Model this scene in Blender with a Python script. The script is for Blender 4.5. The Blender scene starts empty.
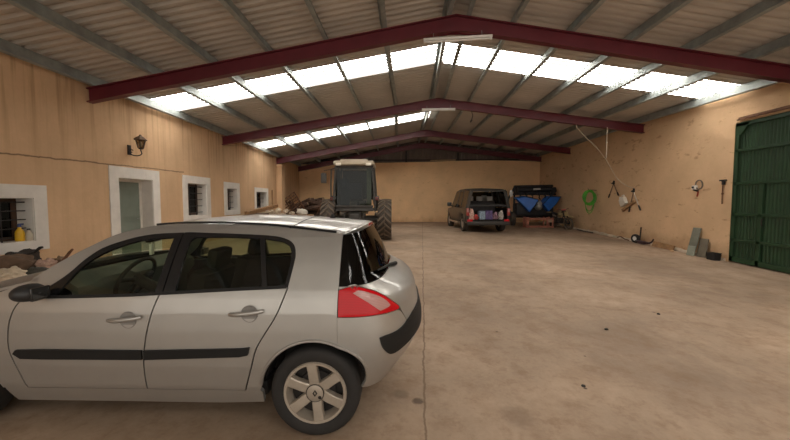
EXPO = 0.28
import bpy, bmesh, math, random
from mathutils import Vector, Matrix, noise
SC = bpy.context.scene
COL = SC.collection
PI = math.pi

# ------------------------------------------------------------------ helpers
def lerp(a, b, t): return a + (b - a) * t
def itp(T, z):
    if z <= T[0][0]: return T[0][1]
    for (a, va), (b, vb) in zip(T, T[1:]):
        if z <= b: return va + (vb - va) * (z - a) / (b - a)
    return T[-1][1]

class MB:
    """collects shapes for ONE mesh object"""
    def __init__(s): s.bm = bmesh.new()
    def quad(s, *pts):
        return s.bm.faces.new([s.bm.verts.new(p) for p in pts])
    def box(s, c, size, rot=(0, 0, 0), bevel=0.0):
        b2 = bmesh.new(); bmesh.ops.create_cube(b2, size=1.0)
        bmesh.ops.scale(b2, vec=size, verts=b2.verts)
        if bevel > 0:
            bmesh.ops.bevel(b2, geom=b2.edges[:], offset=bevel, segments=2, affect='EDGES', profile=.6)
        from mathutils import Euler
        M = Matrix.Translation(c) @ Euler(rot).to_matrix().to_4x4()
        bmesh.ops.transform(b2, matrix=M, verts=b2.verts)
        s.merge(b2); return s
    def merge(s, b2):
        me = bpy.data.meshes.new('t'); b2.to_mesh(me); b2.free()
        s.bm.from_mesh(me); bpy.data.meshes.remove(me)
    def box2(s, a, b, bevel=0.0):
        c = [(x + y) / 2 for x, y in zip(a, b)]; d = [abs(y - x) for x, y in zip(a, b)]
        return s.box(c, d, bevel=bevel)
    def tube(s, path, r, seg=8, closed=False, cap=True):
        P = [Vector(p) for p in path]; n = len(P)
        rs = r if isinstance(r, (list, tuple)) else [r] * n
        rings = []; prev = None
        for i in range(n):
            a = P[(i - 1) % n] if (closed or i > 0) else P[i]
            b = P[(i + 1) % n] if (closed or i < n - 1) else P[i]
            d = (b - a); d = d.normalized() if d.length > 1e-9 else Vector((0, 0, 1))
            if prev is None:
                u = d.cross(Vector((0, 0, 1)))
                if u.length < .05: u = d.cross(Vector((1, 0, 0)))
            else: u = prev - d * prev.dot(d)
            if u.length < 1e-6: u = d.cross(Vector((0.3, 1, 0.2)))
            u.normalize(); prev = u; w = d.cross(u)
            rings.append([s.bm.verts.new(P[i] + (u * math.cos(2 * PI * k / seg) + w * math.sin(2 * PI * k / seg)) * rs[i]) for k in range(seg)])
        m = n if closed else n - 1
        for i in range(m):
            A, B = rings[i], rings[(i + 1) % n]
            for k in range(seg):
                s.bm.faces.new((A[k], A[(k + 1) % seg], B[(k + 1) % seg], B[k]))
        if cap and not closed:
            s.bm.faces.new(rings[0][::-1]); s.bm.faces.new(rings[-1])
        return s
    def cyl(s, a, b, r0, r1=None, seg=16):
        return s.tube([a, b], [r0, r0 if r1 is None else r1], seg)
    def lathe(s, prof, o, axis='y', seg=32, closed=False, sgn=1):
        """prof: (r, h) pairs swept about the axis through o"""
        rings = []
        for k in range(seg):
            a = 2 * PI * k / seg; ring = []
            for r, h in prof:
                h = h * sgn
                if axis == 'y': p = (o[0] + r * math.cos(a), o[1] + h, o[2] + r * math.sin(a))
                elif axis == 'x': p = (o[0] + h, o[1] + r * math.cos(a), o[2] + r * math.sin(a))
                else: p = (o[0] + r * math.cos(a), o[1] + r * math.sin(a), o[2] + h)
                ring.append(s.bm.verts.new(p))
            rings.append(ring)
        m = len(prof)
        for k in range(seg):
            A, B = rings[k], rings[(k + 1) % seg]
            for i in range(m if closed else m - 1):
                j = (i + 1) % m
                s.bm.faces.new((A[i], A[j], B[j], B[i]))
        return s
    def prism(s, poly, f, d):
        """poly of 2-D points; f(u,v) -> 3-D point; d = extrusion vector"""
        d = Vector(d)
        A = [s.bm.verts.new(f(*p)) for p in poly]; B = [s.bm.verts.new(Vector(f(*p)) + d) for p in poly]
        n = len(poly)
        s.bm.faces.new(A); s.bm.faces.new(B[::-1])
        for i in range(n): s.bm.faces.new((A[i], B[i], B[(i + 1) % n], A[(i + 1) % n]))
        return s
    def grid(s, rows, closed=False):
        V = [[s.bm.verts.new(p) for p in r] for r in rows]
        for i in range(len(V) - 1):
            m = len(V[i])
            for j in range(m if closed else m - 1):
                k = (j + 1) % m
                s.bm.faces.new((V[i][j], V[i][k], V[i + 1][k], V[i + 1][j]))
        return s
    def solid_grid(s, rows, d):
        """grid with thickness: a second sheet moved by vector d, edges closed"""
        d = Vector(d); n, m = len(rows), len(rows[0])
        A = [[s.bm.verts.new(p) for p in r] for r in rows]
        B = [[s.bm.verts.new(Vector(p) + d) for p in r] for r in rows]
        for i in range(n - 1):
            for j in range(m - 1):
                s.bm.faces.new((A[i][j], A[i][j + 1], A[i + 1][j + 1], A[i + 1][j]))
                s.bm.faces.new((B[i][j], B[i + 1][j], B[i + 1][j + 1], B[i][j + 1]))
        for i in range(n - 1):
            s.bm.faces.new((A[i][0], A[i + 1][0], B[i + 1][0], B[i][0]))
            s.bm.faces.new((A[i][-1], B[i][-1], B[i + 1][-1], A[i + 1][-1]))
        for j in range(m - 1):
            s.bm.faces.new((A[0][j], B[0][j], B[0][j + 1], A[0][j + 1]))
            s.bm.faces.new((A[-1][j], A[-1][j + 1], B[-1][j + 1], B[-1][j]))
        return s
    def lump(s, c, size, seed=0, amp=.25, freq=1.6, sub=3, flat=0.0):
        b2 = bmesh.new(); bmesh.ops.create_icosphere(b2, subdivisions=sub, radius=1.0)
        off = Vector((seed * 3.7, seed * 1.3, seed * 2.1))
        for v in b2.verts:
            n = noise.noise(v.co * freq + off) + .5 * noise.noise(v.co * freq * 2.3 + off)
            p = v.co * (1 + amp * n)
            if flat and p.z < -flat: p.z = -flat
            v.co = Vector((p.x * size[0], p.y * size[1], p.z * size[2])) + Vector(c)
        s.merge(b2); return s
    def build(s, name, mat, parent=None, smooth=40, dbl=0.0, wnorm=True, bevel=0.0):
        bm = s.bm
        if dbl: bmesh.ops.remove_doubles(bm, verts=bm.verts[:], dist=dbl)
        if wnorm: bmesh.ops.recalc_face_normals(bm, faces=bm.faces[:])
        xs = [v.co for v in bm.verts]
        lo = [min(v[i] for v in xs) for i in range(3)]; hi = [max(v[i] for v in xs) for i in range(3)]
        c = Vector(((lo[0] + hi[0]) / 2, (lo[1] + hi[1]) / 2, lo[2]))
        for v in bm.verts: v.co -= c
        me = bpy.data.meshes.new(name)
        if smooth:
            ang = math.radians(smooth)
            for f in bm.faces: f.smooth = True
            for e in bm.edges:
                if len(e.link_faces) != 2: e.smooth = False
                else:
                    try: e.smooth = e.calc_face_angle() < ang
                    except Exception: e.smooth = True
        bm.to_mesh(me); bm.free()
        mats = mat if isinstance(mat, (list, tuple)) else [mat]
        for m in mats: me.materials.append(m)
        o = bpy.data.objects.new(name, me); o.location = c
        COL.objects.link(o)
        if parent is not None:
            o.parent = parent
            # children are modelled in the root's own frame; sub-parts sit relative to their part's origin
            p = parent; off = Vector((0, 0, 0))
            while p is not None:
                if p.type == 'MESH': off += p.location
                else: break
                p = p.parent
            o.location = c - off
        if bevel:
            b = o.modifiers.new('Bevel', 'BEVEL'); b.width = bevel; b.segments = 2; b.limit_method = 'ANGLE'
        return o

def tag(o, label, cat, group=None, kind=None):
    o['label'] = label; o['category'] = cat
    if group: o['group'] = group
    if kind: o['kind'] = kind
    return o
def struct(o, label=None):
    o['kind'] = 'structure'
    if label: o['label'] = label
    return o
def thing(name, label, cat, loc=(0, 0, 0), rz=0, group=None):
    o = bpy.data.objects.new(name, None); COL.objects.link(o)
    o.empty_display_size = .1
    o.location = loc; o.rotation_euler = (0, 0, rz)
    return tag(o, label, cat, group)
def copy_tree(o, parent=None):
    c = o.copy(); COL.objects.link(c); c.parent = parent
    for ch in list(o.children): copy_tree(ch, c)
    return c

# ------------------------------------------------------------------ materials
def newmat(name):
    m = bpy.data.materials.new(name); m.use_nodes = True
    nt = m.node_tree; b = nt.nodes['Principled BSDF']
    return m, nt, b
def N(nt, typ, **kw):
    n = nt.nodes.new(typ)
    for k, v in kw.items():
        if k in n.inputs.keys(): n.inputs[k].default_value = v
        else: setattr(n, k, v)
    return n
def ramp(nt, a, b, ca=(0, 0, 0, 1), cb=(1, 1, 1, 1)):
    r = nt.nodes.new('ShaderNodeValToRGB')
    r.color_ramp.elements[0].position = a; r.color_ramp.elements[1].position = b
    r.color_ramp.elements[0].color = ca; r.color_ramp.elements[1].color = cb
    return r
def mixc(nt, fac, a, b, mode='MIX'):
    m = nt.nodes.new('ShaderNodeMix'); m.data_type = 'RGBA'; m.blend_type = mode
    for idx, x in ((0, fac), (6, a), (7, b)):
        if hasattr(x, 'links'): nt.links.new(x, m.inputs[idx])
        elif idx == 0: m.inputs[0].default_value = x
        else: m.inputs[idx].default_value = (*x[:3], 1)
    return m.outputs[2]
def mathn(nt, op, a, b=None, c=None, clamp=False):
    m = nt.nodes.new('ShaderNodeMath'); m.operation = op; m.use_clamp = clamp
    for i, x in enumerate((a, b, c)):
        if x is None: continue
        if hasattr(x, 'links'): nt.links.new(x, m.inputs[i])
        else: m.inputs[i].default_value = x
    return m.outputs[0]
def noise_tex(nt, coord, scale, detail=4, rough=.55, vec=(1, 1, 1), loc=(0, 0, 0)):
    mp = nt.nodes.new('ShaderNodeMapping'); mp.inputs['Scale'].default_value = vec; mp.inputs['Location'].default_value = loc
    nt.links.new(coord, mp.inputs['Vector'])
    n = nt.nodes.new('ShaderNodeTexNoise'); n.inputs['Scale'].default_value = scale
    n.inputs['Detail'].default_value = detail; n.inputs['Roughness'].default_value = rough
    nt.links.new(mp.outputs[0], n.inputs['Vector'])
    return n.outputs['Fac']
def geo_pos(nt):
    return nt.nodes.new('ShaderNodeNewGeometry').outputs['Position']
def objc(nt):
    return nt.nodes.new('ShaderNodeTexCoord').outputs['Object']
def bump(nt, b, h, strength=.3, dist=.02):
    n = nt.nodes.new('ShaderNodeBump'); n.inputs['Strength'].default_value = strength; n.inputs['Distance'].default_value = dist
    nt.links.new(h, n.inputs['Height']); nt.links.new(n.outputs[0], b.inputs['Normal'])

def mat(name, col, rough=.6, metal=0.0, var=.12, scale=6.0, bmp=0.0, spec=.5, coat=0.0, dark=None):
    """principled colour broken up by two octaves of object-space noise"""
    m, nt, b = newmat(name)
    c = objc(nt)
    f = noise_tex(nt, c, scale, 5, .6)
    r = ramp(nt, .3, .7); nt.links.new(f, r.inputs[0])
    lo = dark if dark else tuple(x * (1 - var) for x in col)
    hi = tuple(min(1, x * (1 + var)) for x in col)
    nt.links.new(mixc(nt, r.outputs[0], lo, hi), b.inputs['Base Color'])
    b.inputs['Roughness'].default_value = rough; b.inputs['Metallic'].default_value = metal
    b.inputs['Specular IOR Level'].default_value = spec; b.inputs['Coat Weight'].default_value = coat
    if coat: b.inputs['Coat Roughness'].default_value = .06
    if bmp: bump(nt, b, f, bmp)
    return m
def glass(name, tint=(.5, .6, .5), refl=.9, rough=.02, ior=1.5):
    m = bpy.data.materials.new(name); m.use_nodes = True; nt = m.node_tree
    nt.nodes.remove(nt.nodes['Principled BSDF']); out = nt.nodes['Material Output']
    t = nt.nodes.new('ShaderNodeBsdfTransparent'); t.inputs[0].default_value = (*tint, 1)
    g = nt.nodes.new('ShaderNodeBsdfGlossy'); g.inputs['Roughness'].default_value = rough; g.inputs[0].default_value = (refl, refl, refl, 1)
    # Schlick reflectance, the same from both faces of the pane
    lw = nt.nodes.new('ShaderNodeLayerWeight'); lw.inputs['Blend'].default_value = .5
    f0 = ((ior - 1) / (ior + 1)) ** 2
    fr_ = mathn(nt, 'MULTIPLY_ADD', mathn(nt, 'POWER', lw.outputs['Facing'], 5.0), 1 - f0, f0)
    mx = nt.nodes.new('ShaderNodeMixShader')
    nt.links.new(fr_, mx.inputs[0]); nt.links.new(t.outputs[0], mx.inputs[1]); nt.links.new(g.outputs[0], mx.inputs[2])
    nt.links.new(mx.outputs[0], out.inputs['Surface'])
    return m

def plaster(name, base, side):
    """old peach render: blotches, vertical dirt runs, hairline cracks"""
    m, nt, b = newmat(name); p = geo_pos(nt)
    sep = nt.nodes.new('ShaderNodeSeparateXYZ'); nt.links.new(p, sep.inputs[0])
    f1 = noise_tex(nt, p, .55, 5, .6); r1 = ramp(nt, .32, .70); nt.links.new(f1, r1.inputs[0])
    col = mixc(nt, r1.outputs[0], tuple(x * .86 for x in base), tuple(min(1, x * 1.08) for x in base))
    f2 = noise_tex(nt, p, 9, 4, .65); r2 = ramp(nt, .35, .75); nt.links.new(f2, r2.inputs[0])
    col = mixc(nt, mathn(nt, 'MULTIPLY', r2.outputs[0], .18), col, tuple(x * .72 for x in base))
    if side == 'left':
        # dirt runs washed down from the eaves
        f3 = noise_tex(nt, p, 5.5, 3, .6, vec=(1, 1, .05)); r3 = ramp(nt, .50, .68); nt.links.new(f3, r3.inputs[0])
        top = nt.nodes.new('ShaderNodeMapRange'); top.inputs[1].default_value = 2.4; top.inputs[2].default_value = 4.2
        nt.links.new(sep.outputs[2], top.inputs[0])
        k = mathn(nt, 'MULTIPLY', r3.outputs[0], mathn(nt, 'MULTIPLY_ADD', top.outputs[0], .58, .10))
        col = mixc(nt, k, col, (base[0] * .45, base[1] * .38, base[2] * .33))
        # the long settlement crack
        w = noise_tex(nt, p, 1.6, 4, .7)
        lin = mathn(nt, 'MULTIPLY_ADD', sep.outputs[1], .016, 2.425)
        d = mathn(nt, 'ABSOLUTE', mathn(nt, 'SUBTRACT', sep.outputs[2], mathn(nt, 'MULTIPLY_ADD', mathn(nt, 'SUBTRACT', w, .5), .10, lin)))
        rc = ramp(nt, .006, .024, (1, 1, 1, 1), (0, 0, 0, 1)); nt.links.new(d, rc.inputs[0])
        lim = mathn(nt, 'LESS_THAN', sep.outputs[1], 11.2)
        col = mixc(nt, mathn(nt, 'MULTIPLY', mathn(nt, 'MULTIPLY', rc.outputs[0], lim), .75), col, (.10, .06, .035))
    if side in ('right', 'back'):
        v = nt.nodes.new('ShaderNodeMapping'); v.inputs['Scale'].default_value = (.8, .8, 1.9); nt.links.new(p, v.inputs[0])
        n4 = nt.nodes.new('ShaderNodeTexNoise'); n4.inputs['Scale'].default_value = 3.0; n4.inputs['Detail'].default_value = 6; n4.inputs['Roughness'].default_value = .62
        nt.links.new(v.outputs[0], n4.inputs[0])
        r4 = ramp(nt, .60, .68); nt.links.new(n4.outputs[0], r4.inputs[0])
        col = mixc(nt, mathn(nt, 'MULTIPLY', r4.outputs[0], .55 if side == 'right' else .32), col, (base[0] * .42, base[1] * .33, base[2] * .27))
    # rising damp: grubby band with a ragged edge near the floor
    f5 = noise_tex(nt, p, 1.7, 5, .65)
    e = mathn(nt, 'SUBTRACT', mathn(nt, 'MULTIPLY', f5, 1.3), mathn(nt, 'MULTIPLY', sep.outputs[2], 1.0))
    r5 = ramp(nt, .15, .55); nt.links.new(e, r5.inputs[0])
    col = mixc(nt, mathn(nt, 'MULTIPLY', r5.outputs[0], .42), col, (base[0] * .48, base[1] * .40, base[2] * .35))
    nt.links.new(col, b.inputs['Base Color']); b.inputs['Roughness'].default_value = .92
    b.inputs['Specular IOR Level'].default_value = .15
    hb = mathn(nt, 'ADD', mathn(nt, 'MULTIPLY', f2, .4), noise_tex(nt, p, 1.8, 6, .6))
    bump(nt, b, hb, .30 if side != 'right' else .5, .035)
    return m

def concrete(name):
    m, nt, b = newmat(name); p = geo_pos(nt)
    sep = nt.nodes.new('ShaderNodeSeparateXYZ'); nt.links.new(p, sep.inputs[0])
    base = FLOOR_COL
    f1 = noise_tex(nt, p, .38, 6, .62); r1 = ramp(nt, .36, .66); nt.links.new(f1, r1.inputs[0])
    col = mixc(nt, r1.outputs[0], tuple(x * .64 for x in base), tuple(x * 1.15 for x in base))
    f2 = noise_tex(nt, p, 2.4, 6, .68, loc=(3, 1, 0)); r2 = ramp(nt, .48, .72); nt.links.new(f2, r2.inputs[0])
    col = mixc(nt, mathn(nt, 'MULTIPLY', r2.outputs[0], .55), col, (base[0] * .52, base[1] * .44, base[2] * .36))
    f3 = noise_tex(nt, p, 1.1, 5, .6, vec=(1, .45, 1), loc=(7, 2, 0)); r3 = ramp(nt, .55, .75); nt.links.new(f3, r3.inputs[0])
    col = mixc(nt, mathn(nt, 'MULTIPLY', r3.outputs[0], .45), col, (base[0] * 1.32, base[1] * 1.34, base[2] * 1.36))
    f4 = noise_tex(nt, p, 30, 3, .6); r4 = ramp(nt, .3, .8); nt.links.new(f4, r4.inputs[0])
    col = mixc(nt, mathn(nt, 'MULTIPLY', r4.outputs[0], .22), col, (base[0] * .4, base[1] * .36, base[2] * .32))
    f6 = noise_tex(nt, p, 7.5, 5, .7, loc=(5, 5, 0)); r6 = ramp(nt, .50, .66); nt.links.new(f6, r6.inputs[0])
    col = mixc(nt, mathn(nt, 'MULTIPLY', r6.outputs[0], .42), col, (base[0] * .55, base[1] * .47, base[2] * .40))
    # casting joints: one running away beside the car, one across
    w = mathn(nt, 'MULTIPLY', mathn(nt, 'SUBTRACT', noise_tex(nt, p, 2.3, 5, .7), .5), .09)
    def line(coordv, pos, half, amt, c):
        nonlocal col
        d = mathn(nt, 'ABSOLUTE', mathn(nt, 'SUBTRACT', mathn(nt, 'ADD', coordv, w), pos))
        r = ramp(nt, half * .35, half, (1, 1, 1, 1), (0, 0, 0, 1)); nt.links.new(d, r.inputs[0])
        col = mixc(nt, mathn(nt, 'MULTIPLY', r.outputs[0], amt), col, c)
    xs = mathn(nt, 'MULTIPLY_ADD', sep.outputs[1], -.055, sep.outputs[0])
    line(xs, .03, .013, .7, (base[0] * .30, base[1] * .26, base[2] * .22))
    line(sep.outputs[1], 7.35, .02, .35, (base[0] * .4, base[1] * .34, base[2] * .3))
    line(xs, 5.1, .016, .25, (base[0] * .4, base[1] * .34, base[2] * .3))
    # oil spots
    wob = mathn(nt, 'MULTIPLY', mathn(nt, 'SUBTRACT', noise_tex(nt, p, 9, 4, .6), .5), .09)
    for (sx, sy, rad, amt) in ((.12, 2.75, .055, .75), (-.02, 2.83, .09, .35), (1.66, 3.05, .022, .9), (2.7, 4.5, .02, .8),
                               (.9, 2.6, .16, .25), (3.9, 5.3, .03, .7), (1.2, 4.3, .02, .8), (2.0, 3.7, .016, .8), (-1.0, 12.0, .45, .4), (4.1, 16.8, .6, .4)):
        dx = mathn(nt, 'SUBTRACT', sep.outputs[0], sx); dy = mathn(nt, 'SUBTRACT', sep.outputs[1], sy)
        d = mathn(nt, 'ADD', mathn(nt, 'SQRT', mathn(nt, 'ADD', mathn(nt, 'MULTIPLY', dx, dx), mathn(nt, 'MULTIPLY', dy, dy))), wob if rad > .04 else 0.0)
        r = ramp(nt, rad * .5, rad, (1, 1, 1, 1), (0, 0, 0, 1)); nt.links.new(d, r.inputs[0])
        col = mixc(nt, mathn(nt, 'MULTIPLY', r.outputs[0], amt), col, (.07, .045, .03))
    nt.links.new(col, b.inputs['Base Color'])
    rr = nt.nodes.new('ShaderNodeMapRange'); rr.inputs[3].default_value = .55; rr.inputs[4].default_value = .85
    nt.links.new(f2, rr.inputs[0]); nt.links.new(rr.outputs[0], b.inputs['Roughness'])
    b.inputs['Specular IOR Level'].default_value = .3
    bump(nt, b, mathn(nt, 'ADD', f2, mathn(nt, 'MULTIPLY', f4, .25)), .12, .02)
    return m

WALL_COL = (.68, .455, .275)
FLOOR_COL = (.40, .29, .205)
M = {}
M['plaster_left'] = plaster('plaster_left', WALL_COL, 'left')
M['plaster_right'] = plaster('plaster_right', (WALL_COL[0] * .97, WALL_COL[1] * .98, WALL_COL[2] * .98), 'right')
M['plaster_back'] = plaster('plaster_back', (WALL_COL[0] * 1.26, WALL_COL[1] * 1.25, WALL_COL[2] * 1.18), 'back')
M['concrete'] = concrete('concrete')
M['white_paint'] = mat('white_paint', (.72, .68, .63), .8, var=.08, scale=4, bmp=.08)
M['sheet'] = mat('sheet', (.51, .465, .41), .62, 0, var=.10, scale=.9)
M['gable_sheet'] = mat('gable_sheet', (.16, .125, .105), .7, 0, var=.15, scale=1.2)
M['galv'] = mat('galv', (.34, .37, .36), .58, .6, var=.22, scale=3.5)
M['red_steel'] = mat('red_steel', (.115, .012, .020), .42, 0, var=.16, scale=2.2)
M['tube_white'] = mat('tube_white', (.75, .72, .68), .4, var=.04)
M['green_gate'] = mat('green_gate', (.013, .043, .015), .5, 0, var=.25, scale=2.5)
M['door_green'] = mat('door_green', (.20, .235, .20), .45, var=.08, scale=3)
M['dark_wood'] = mat('dark_wood', (.075, .038, .022), .7, var=.3, scale=8)
M['wood'] = mat('wood', (.30, .165, .075), .75, var=.3, scale=9)
M['pale_wood'] = mat('pale_wood', (.42, .29, .17), .8, var=.2, scale=9)
M['iron'] = mat('iron', (.03, .026, .024), .55, .4, var=.3, scale=12)
M['rust'] = mat('rust', (.16, .075, .04), .8, .2, var=.45, scale=10, bmp=.2)
M['pane'] = glass('pane', (.16, .17, .15))
M['black_plastic'] = mat('black_plastic', (.018, .018, .019), .5, var=.1)
M['rubber'] = mat('rubber', (.016, .014, .013), .8, var=.25, scale=14, bmp=.15)
M['dusty_rubber'] = mat('dusty_rubber', (.055, .043, .034), .85, var=.35, scale=6, bmp=.15)

# skylight: fibreglass daylight sheet, ribs every pitch hold a little less light
def skylight_mat():
    m, nt, b = newmat('daylight_sheet'); p = geo_pos(nt)
    sep = nt.nodes.new('ShaderNodeSeparateXYZ'); nt.links.new(p, sep.inputs[0])
    t = mathn(nt, 'FRACT', mathn(nt, 'DIVIDE', sep.outputs[1], PITCH))
    d = mathn(nt, 'ABSOLUTE', mathn(nt, 'SUBTRACT', t, .5))
    r = ramp(nt, .355, .375, (.036, .036, .036, 1), (1, 1, 1, 1)); nt.links.new(d, r.inputs[0])
    b.inputs['Base Color'].default_value = (.7, .7, .68, 1); b.inputs['Roughness'].default_value = .5
    b.inputs['Emission Color'].default_value = (1, .96, .88, 1)
    nt.links.new(mixc(nt, 1.0, r.outputs[0], SKY_COL, 'MULTIPLY'), b.inputs['Emission Color'])
    b.inputs['Emission Strength'].default_value = SKY_STRENGTH
    return m
PITCH = .21; SKY_COL = (1, .95, .87); SKY_STRENGTH = 20.0
M['skylight'] = skylight_mat()

# ------------------------------------------------------------------ the building
XL, XR, YB, Y0 = -7.29, 9.39, 23.77, -4.5
PH = .25
DB = .32                                     # rafter depth
#       y      zL    x ridge  z ridge  zR   (undersides of the rafters)
FR = [(Y0, 3.95, 1.15, 5.45, 4.12), (2.03, 3.95, 1.15, 5.45, 4.12), (7.855, 3.92, 1.17, 5.45, 4.13), (13.68, 3.90, 1.34, 5.36, 4.29),
      (19.505, 3.76, 1.27, 5.34, 4.28), (23.55, 3.69, 1.22, 5.31, 4.31), (24.3, 3.69, 1.22, 5.31, 4.31)]
def fr(y):
    for A, B in zip(FR, FR[1:]):
        if y <= B[0]:
            t = (y - A[0]) / (B[0] - A[0]); return [lerp(a, b, t) for a, b in zip(A, B)]
    return list(FR[-1])
def fz(x, y):
    """floor height: the slab falls gently towards the gate and the camera"""
    b = .19 * min(max((y - 2.3) / 14.7, 0), 1)
    return b - .00144 * max(0, x + .6) * max(0, 24 - y)
def roof_at(side, s, y):
    """point under the sheets: s=0 eave .. 1 ridge"""
    _, zL, xr, zr, zR = fr(y)
    if side < 0: return lerp(XL - .05, xr, s), lerp(zL, zr, s)
    return lerp(XR + .05, xr, s), lerp(zR, zr, s)

# floor
mb = MB(); xs = [lerp(XL - .3, XR + .3, i / 40) for i in range(41)]; ys = [lerp(Y0, YB + .3, i / 60) for i in range(61)]
mb.solid_grid([[(x, y, fz(x, y)) for x in xs] for y in ys], (0, 0, -.25))
struct(mb.build('floor', M['concrete'], smooth=60), 'brown-grey worn concrete floor of the shed')

# left wall with openings (y0, y1, z0, z1)
OPEN = {'window_1': (5.25, 6.53, .86, 1.71), 'door_1': (8.56, 9.74, -.3, 2.25), 'window_2': (11.34, 12.45, 1.13, 2.26),
        'window_3': (13.93, 14.75, 1.25, 2.18), 'window_4': (16.72, 18.0, 1.28, 2.12)}
WT = .38
def wall_with_holes(mb, sx, x0, thick, y_a, y_b, z_a, topf, holes):
    ycuts = sorted(set([y_a, y_b] + [h[0] for h in holes] + [h[1] for h in holes] + [2.03, 7.855, 13.68, 19.505]))
    ycuts = [y for y in ycuts if y_a <= y <= y_b]
    for a, b in zip(ycuts, ycuts[1:]):
        hs = [h for h in holes if h[0] <= a + 1e-6 and h[1] >= b - 1e-6]
        spans = [(z_a, None)]
        if hs:
            h = hs[0]; spans = []
            if h[2] > z_a + 1e-6: spans.append((z_a, h[2]))
            spans.append((h[3], None))
        for z0, z1 in spans:
            ta, tb = (topf(a), topf(b)) if z1 is None else (z1, z1)
            mb.prism([(a, z0), (b, z0), (b, tb), (a, ta)], lambda u, v: (x0, u, v), (sx * thick, 0, 0))
mb = MB(); wall_with_holes(mb, -1, XL, WT, Y0, 24.1, -.4, lambda y: fr(y)[1] + DB + PH - .01, list(OPEN.values()))
struct(mb.build('wall_left', M['plaster_left'], smooth=0, dbl=0), 'peach rendered left wall with streaked dirt and a long crack')
mb = MB(); mb.box2((XL, 19.42, -.1), (XL + .33, 19.95, 3.755)); mb.box2((XL, 19.36, 3.60), (XL + .38, 20.0, 3.755), .03)
struct(mb.build('trim_1', M['plaster_left'], smooth=0, bevel=.03), 'peach pilaster under the third roof frame')

GATE = (4.6, 9.98, -.35, 3.84)
mb = MB(); wall_with_holes(mb, 1, XR, .35, Y0, 24.1, -.6, lambda y: fr(y)[4] + DB + PH - .01, [GATE])
struct(mb.build('wall_right', M['plaster_right'], smooth=0), 'peach rough rendered right wall beside the green gate')
# back wall: masonry, slightly uneven top, then the sheeted gable
mb = MB(); tops = [(XL, 4.20), (-5, 4.24), (-2, 4.30), (1.9, 4.36), (3.5, 4.42), (6, 4.45), (8.2, 4.40), (XR, 4.36)]
mb.prism([(XL - .3, -.1)] + [(XR + .3, -.1)] + tops[::-1], lambda u, v: (u, YB, v), (0, .35, 0))
struct(mb.build('wall_back', M['plaster_back'], smooth=0), 'peach rendered back wall below the dark gable')
mb = MB(); rows = [[], []]; x = XL - .1; k = 0
while x < XR + .1:
    zt = lerp(fr(YB)[1], fr(YB)[3], (x - XL) / (fr(YB)[2] - XL)) if x < fr(YB)[2] else lerp(fr(YB)[3], fr(YB)[4], (x - fr(YB)[2]) / (XR - fr(YB)[2]))
    d = .0 if k % 4 in (0, 1) else .035
    rows[0].append((x, YB + .20 + d, 4.05)); rows[1].append((x, YB + .20 + d, zt + DB + .275)); x += .06 if k % 2 else .05; k += 1
mb.solid_grid(rows, (0, .02, 0))
struct(mb.build('trim_2', M['gable_sheet'], smooth=0), 'dark corrugated gable sheeting above the back wall')
mb = MB()
for gx in (-4.3, .2, 3.78, 6.9): mb.box2((gx - .06, YB + .02, 4.2), (gx + .06, YB + .18, 5.4 - abs(gx - 1.2) * .16))
mb.box2((-7.2, YB + .06, 4.75 - .3), (8, YB + .16, 4.83 - .3))
struct(mb.build('trim_3', M['iron'], smooth=0), 'dark gable posts above the back wall')
# mortar upstand along the right wall
mb = MB(); rnd = random.Random(4); rows = []
ysk = [10.05 + i * .16 for i in range(86)]
for y in ysk:
    z = fz(XR, y); a = .07 + rnd.random() * .05; h = .05 + rnd.random() * .05
    rows.append([(XR + .02, y, z + h + .03), (XR - a * .6, y, z + h), (XR - a, y, z + .02), (XR - a, y, z - .06)])
mb.solid_grid(rows, (.05, 0, -.05))
struct(mb.build('baseboard_right', mat('mortar', (.50, .40, .30), .9, var=.25, scale=5, bmp=.2), smooth=50), 'rough mortar fillet along the foot of the right wall')

# roof sheets: trapezoidal ribs running up the slope, daylight strips let in
def sheet(side, ya, yb, m, name):
    mb = MB(); y = ya; prof = []
    while y < yb - 1e-6:
        t = y / PITCH - math.floor(y / PITCH + 1e-6); prof.append(y)
        y += PITCH * .25
    prof.append(yb)
    rows = []
    for i in range(9):
        s = i / 8; row = []
        for y in prof:
            ph = (y / PITCH) % 1.0
            h = itp([(0, 0), (.30, 0), (.42, .048), (.58, .048), (.70, 0), (1, 0)], ph)
            x, z = roof_at(side, s, y); row.append((x, y, z + DB + PH + .004 + h))
        rows.append(row)
    mb.solid_grid(rows, (0, 0, .012))
    return struct(mb.build(name, m, smooth=0))
SKY = {-1: [(9.6, 10.88), (16.5, 17.8)], 1: [(-3.4, -2.2), (3.3, 4.5), (9.66, 10.95)]}  # right strips nearest and behind the camera: unseen, added to light the foreground
wn = 5
for side, nm in ((-1, 'left'), (1, 'right')):
    y = Y0
    for a, b in SKY[side] + [(24.25, None)]:
        sheet(side, y, a, M['sheet'], 'ceiling')['label'] = 'corrugated roof sheeting of the %s slope' % nm
        if b:
            sheet(side, a, b, M['skylight'], 'window_%d' % wn)['label'] = 'bright translucent daylight sheet in the %s roof slope' % nm; wn += 1
            y = b
mb = MB(); rows = []
for y in (Y0, 2.03, 7.855, 13.68, 19.505, 24.0):
    _, _, xr, zr, _ = fr(y); rows.append([(xr - .3, y, zr + DB + .26), (xr, y, zr + DB + .35), (xr + .3, y, zr + DB + .26)])
mb.solid_grid(rows, (0, 0, .01)); struct(mb.build('trim_4', M['sheet'], smooth=0), 'ridge capping')

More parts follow.
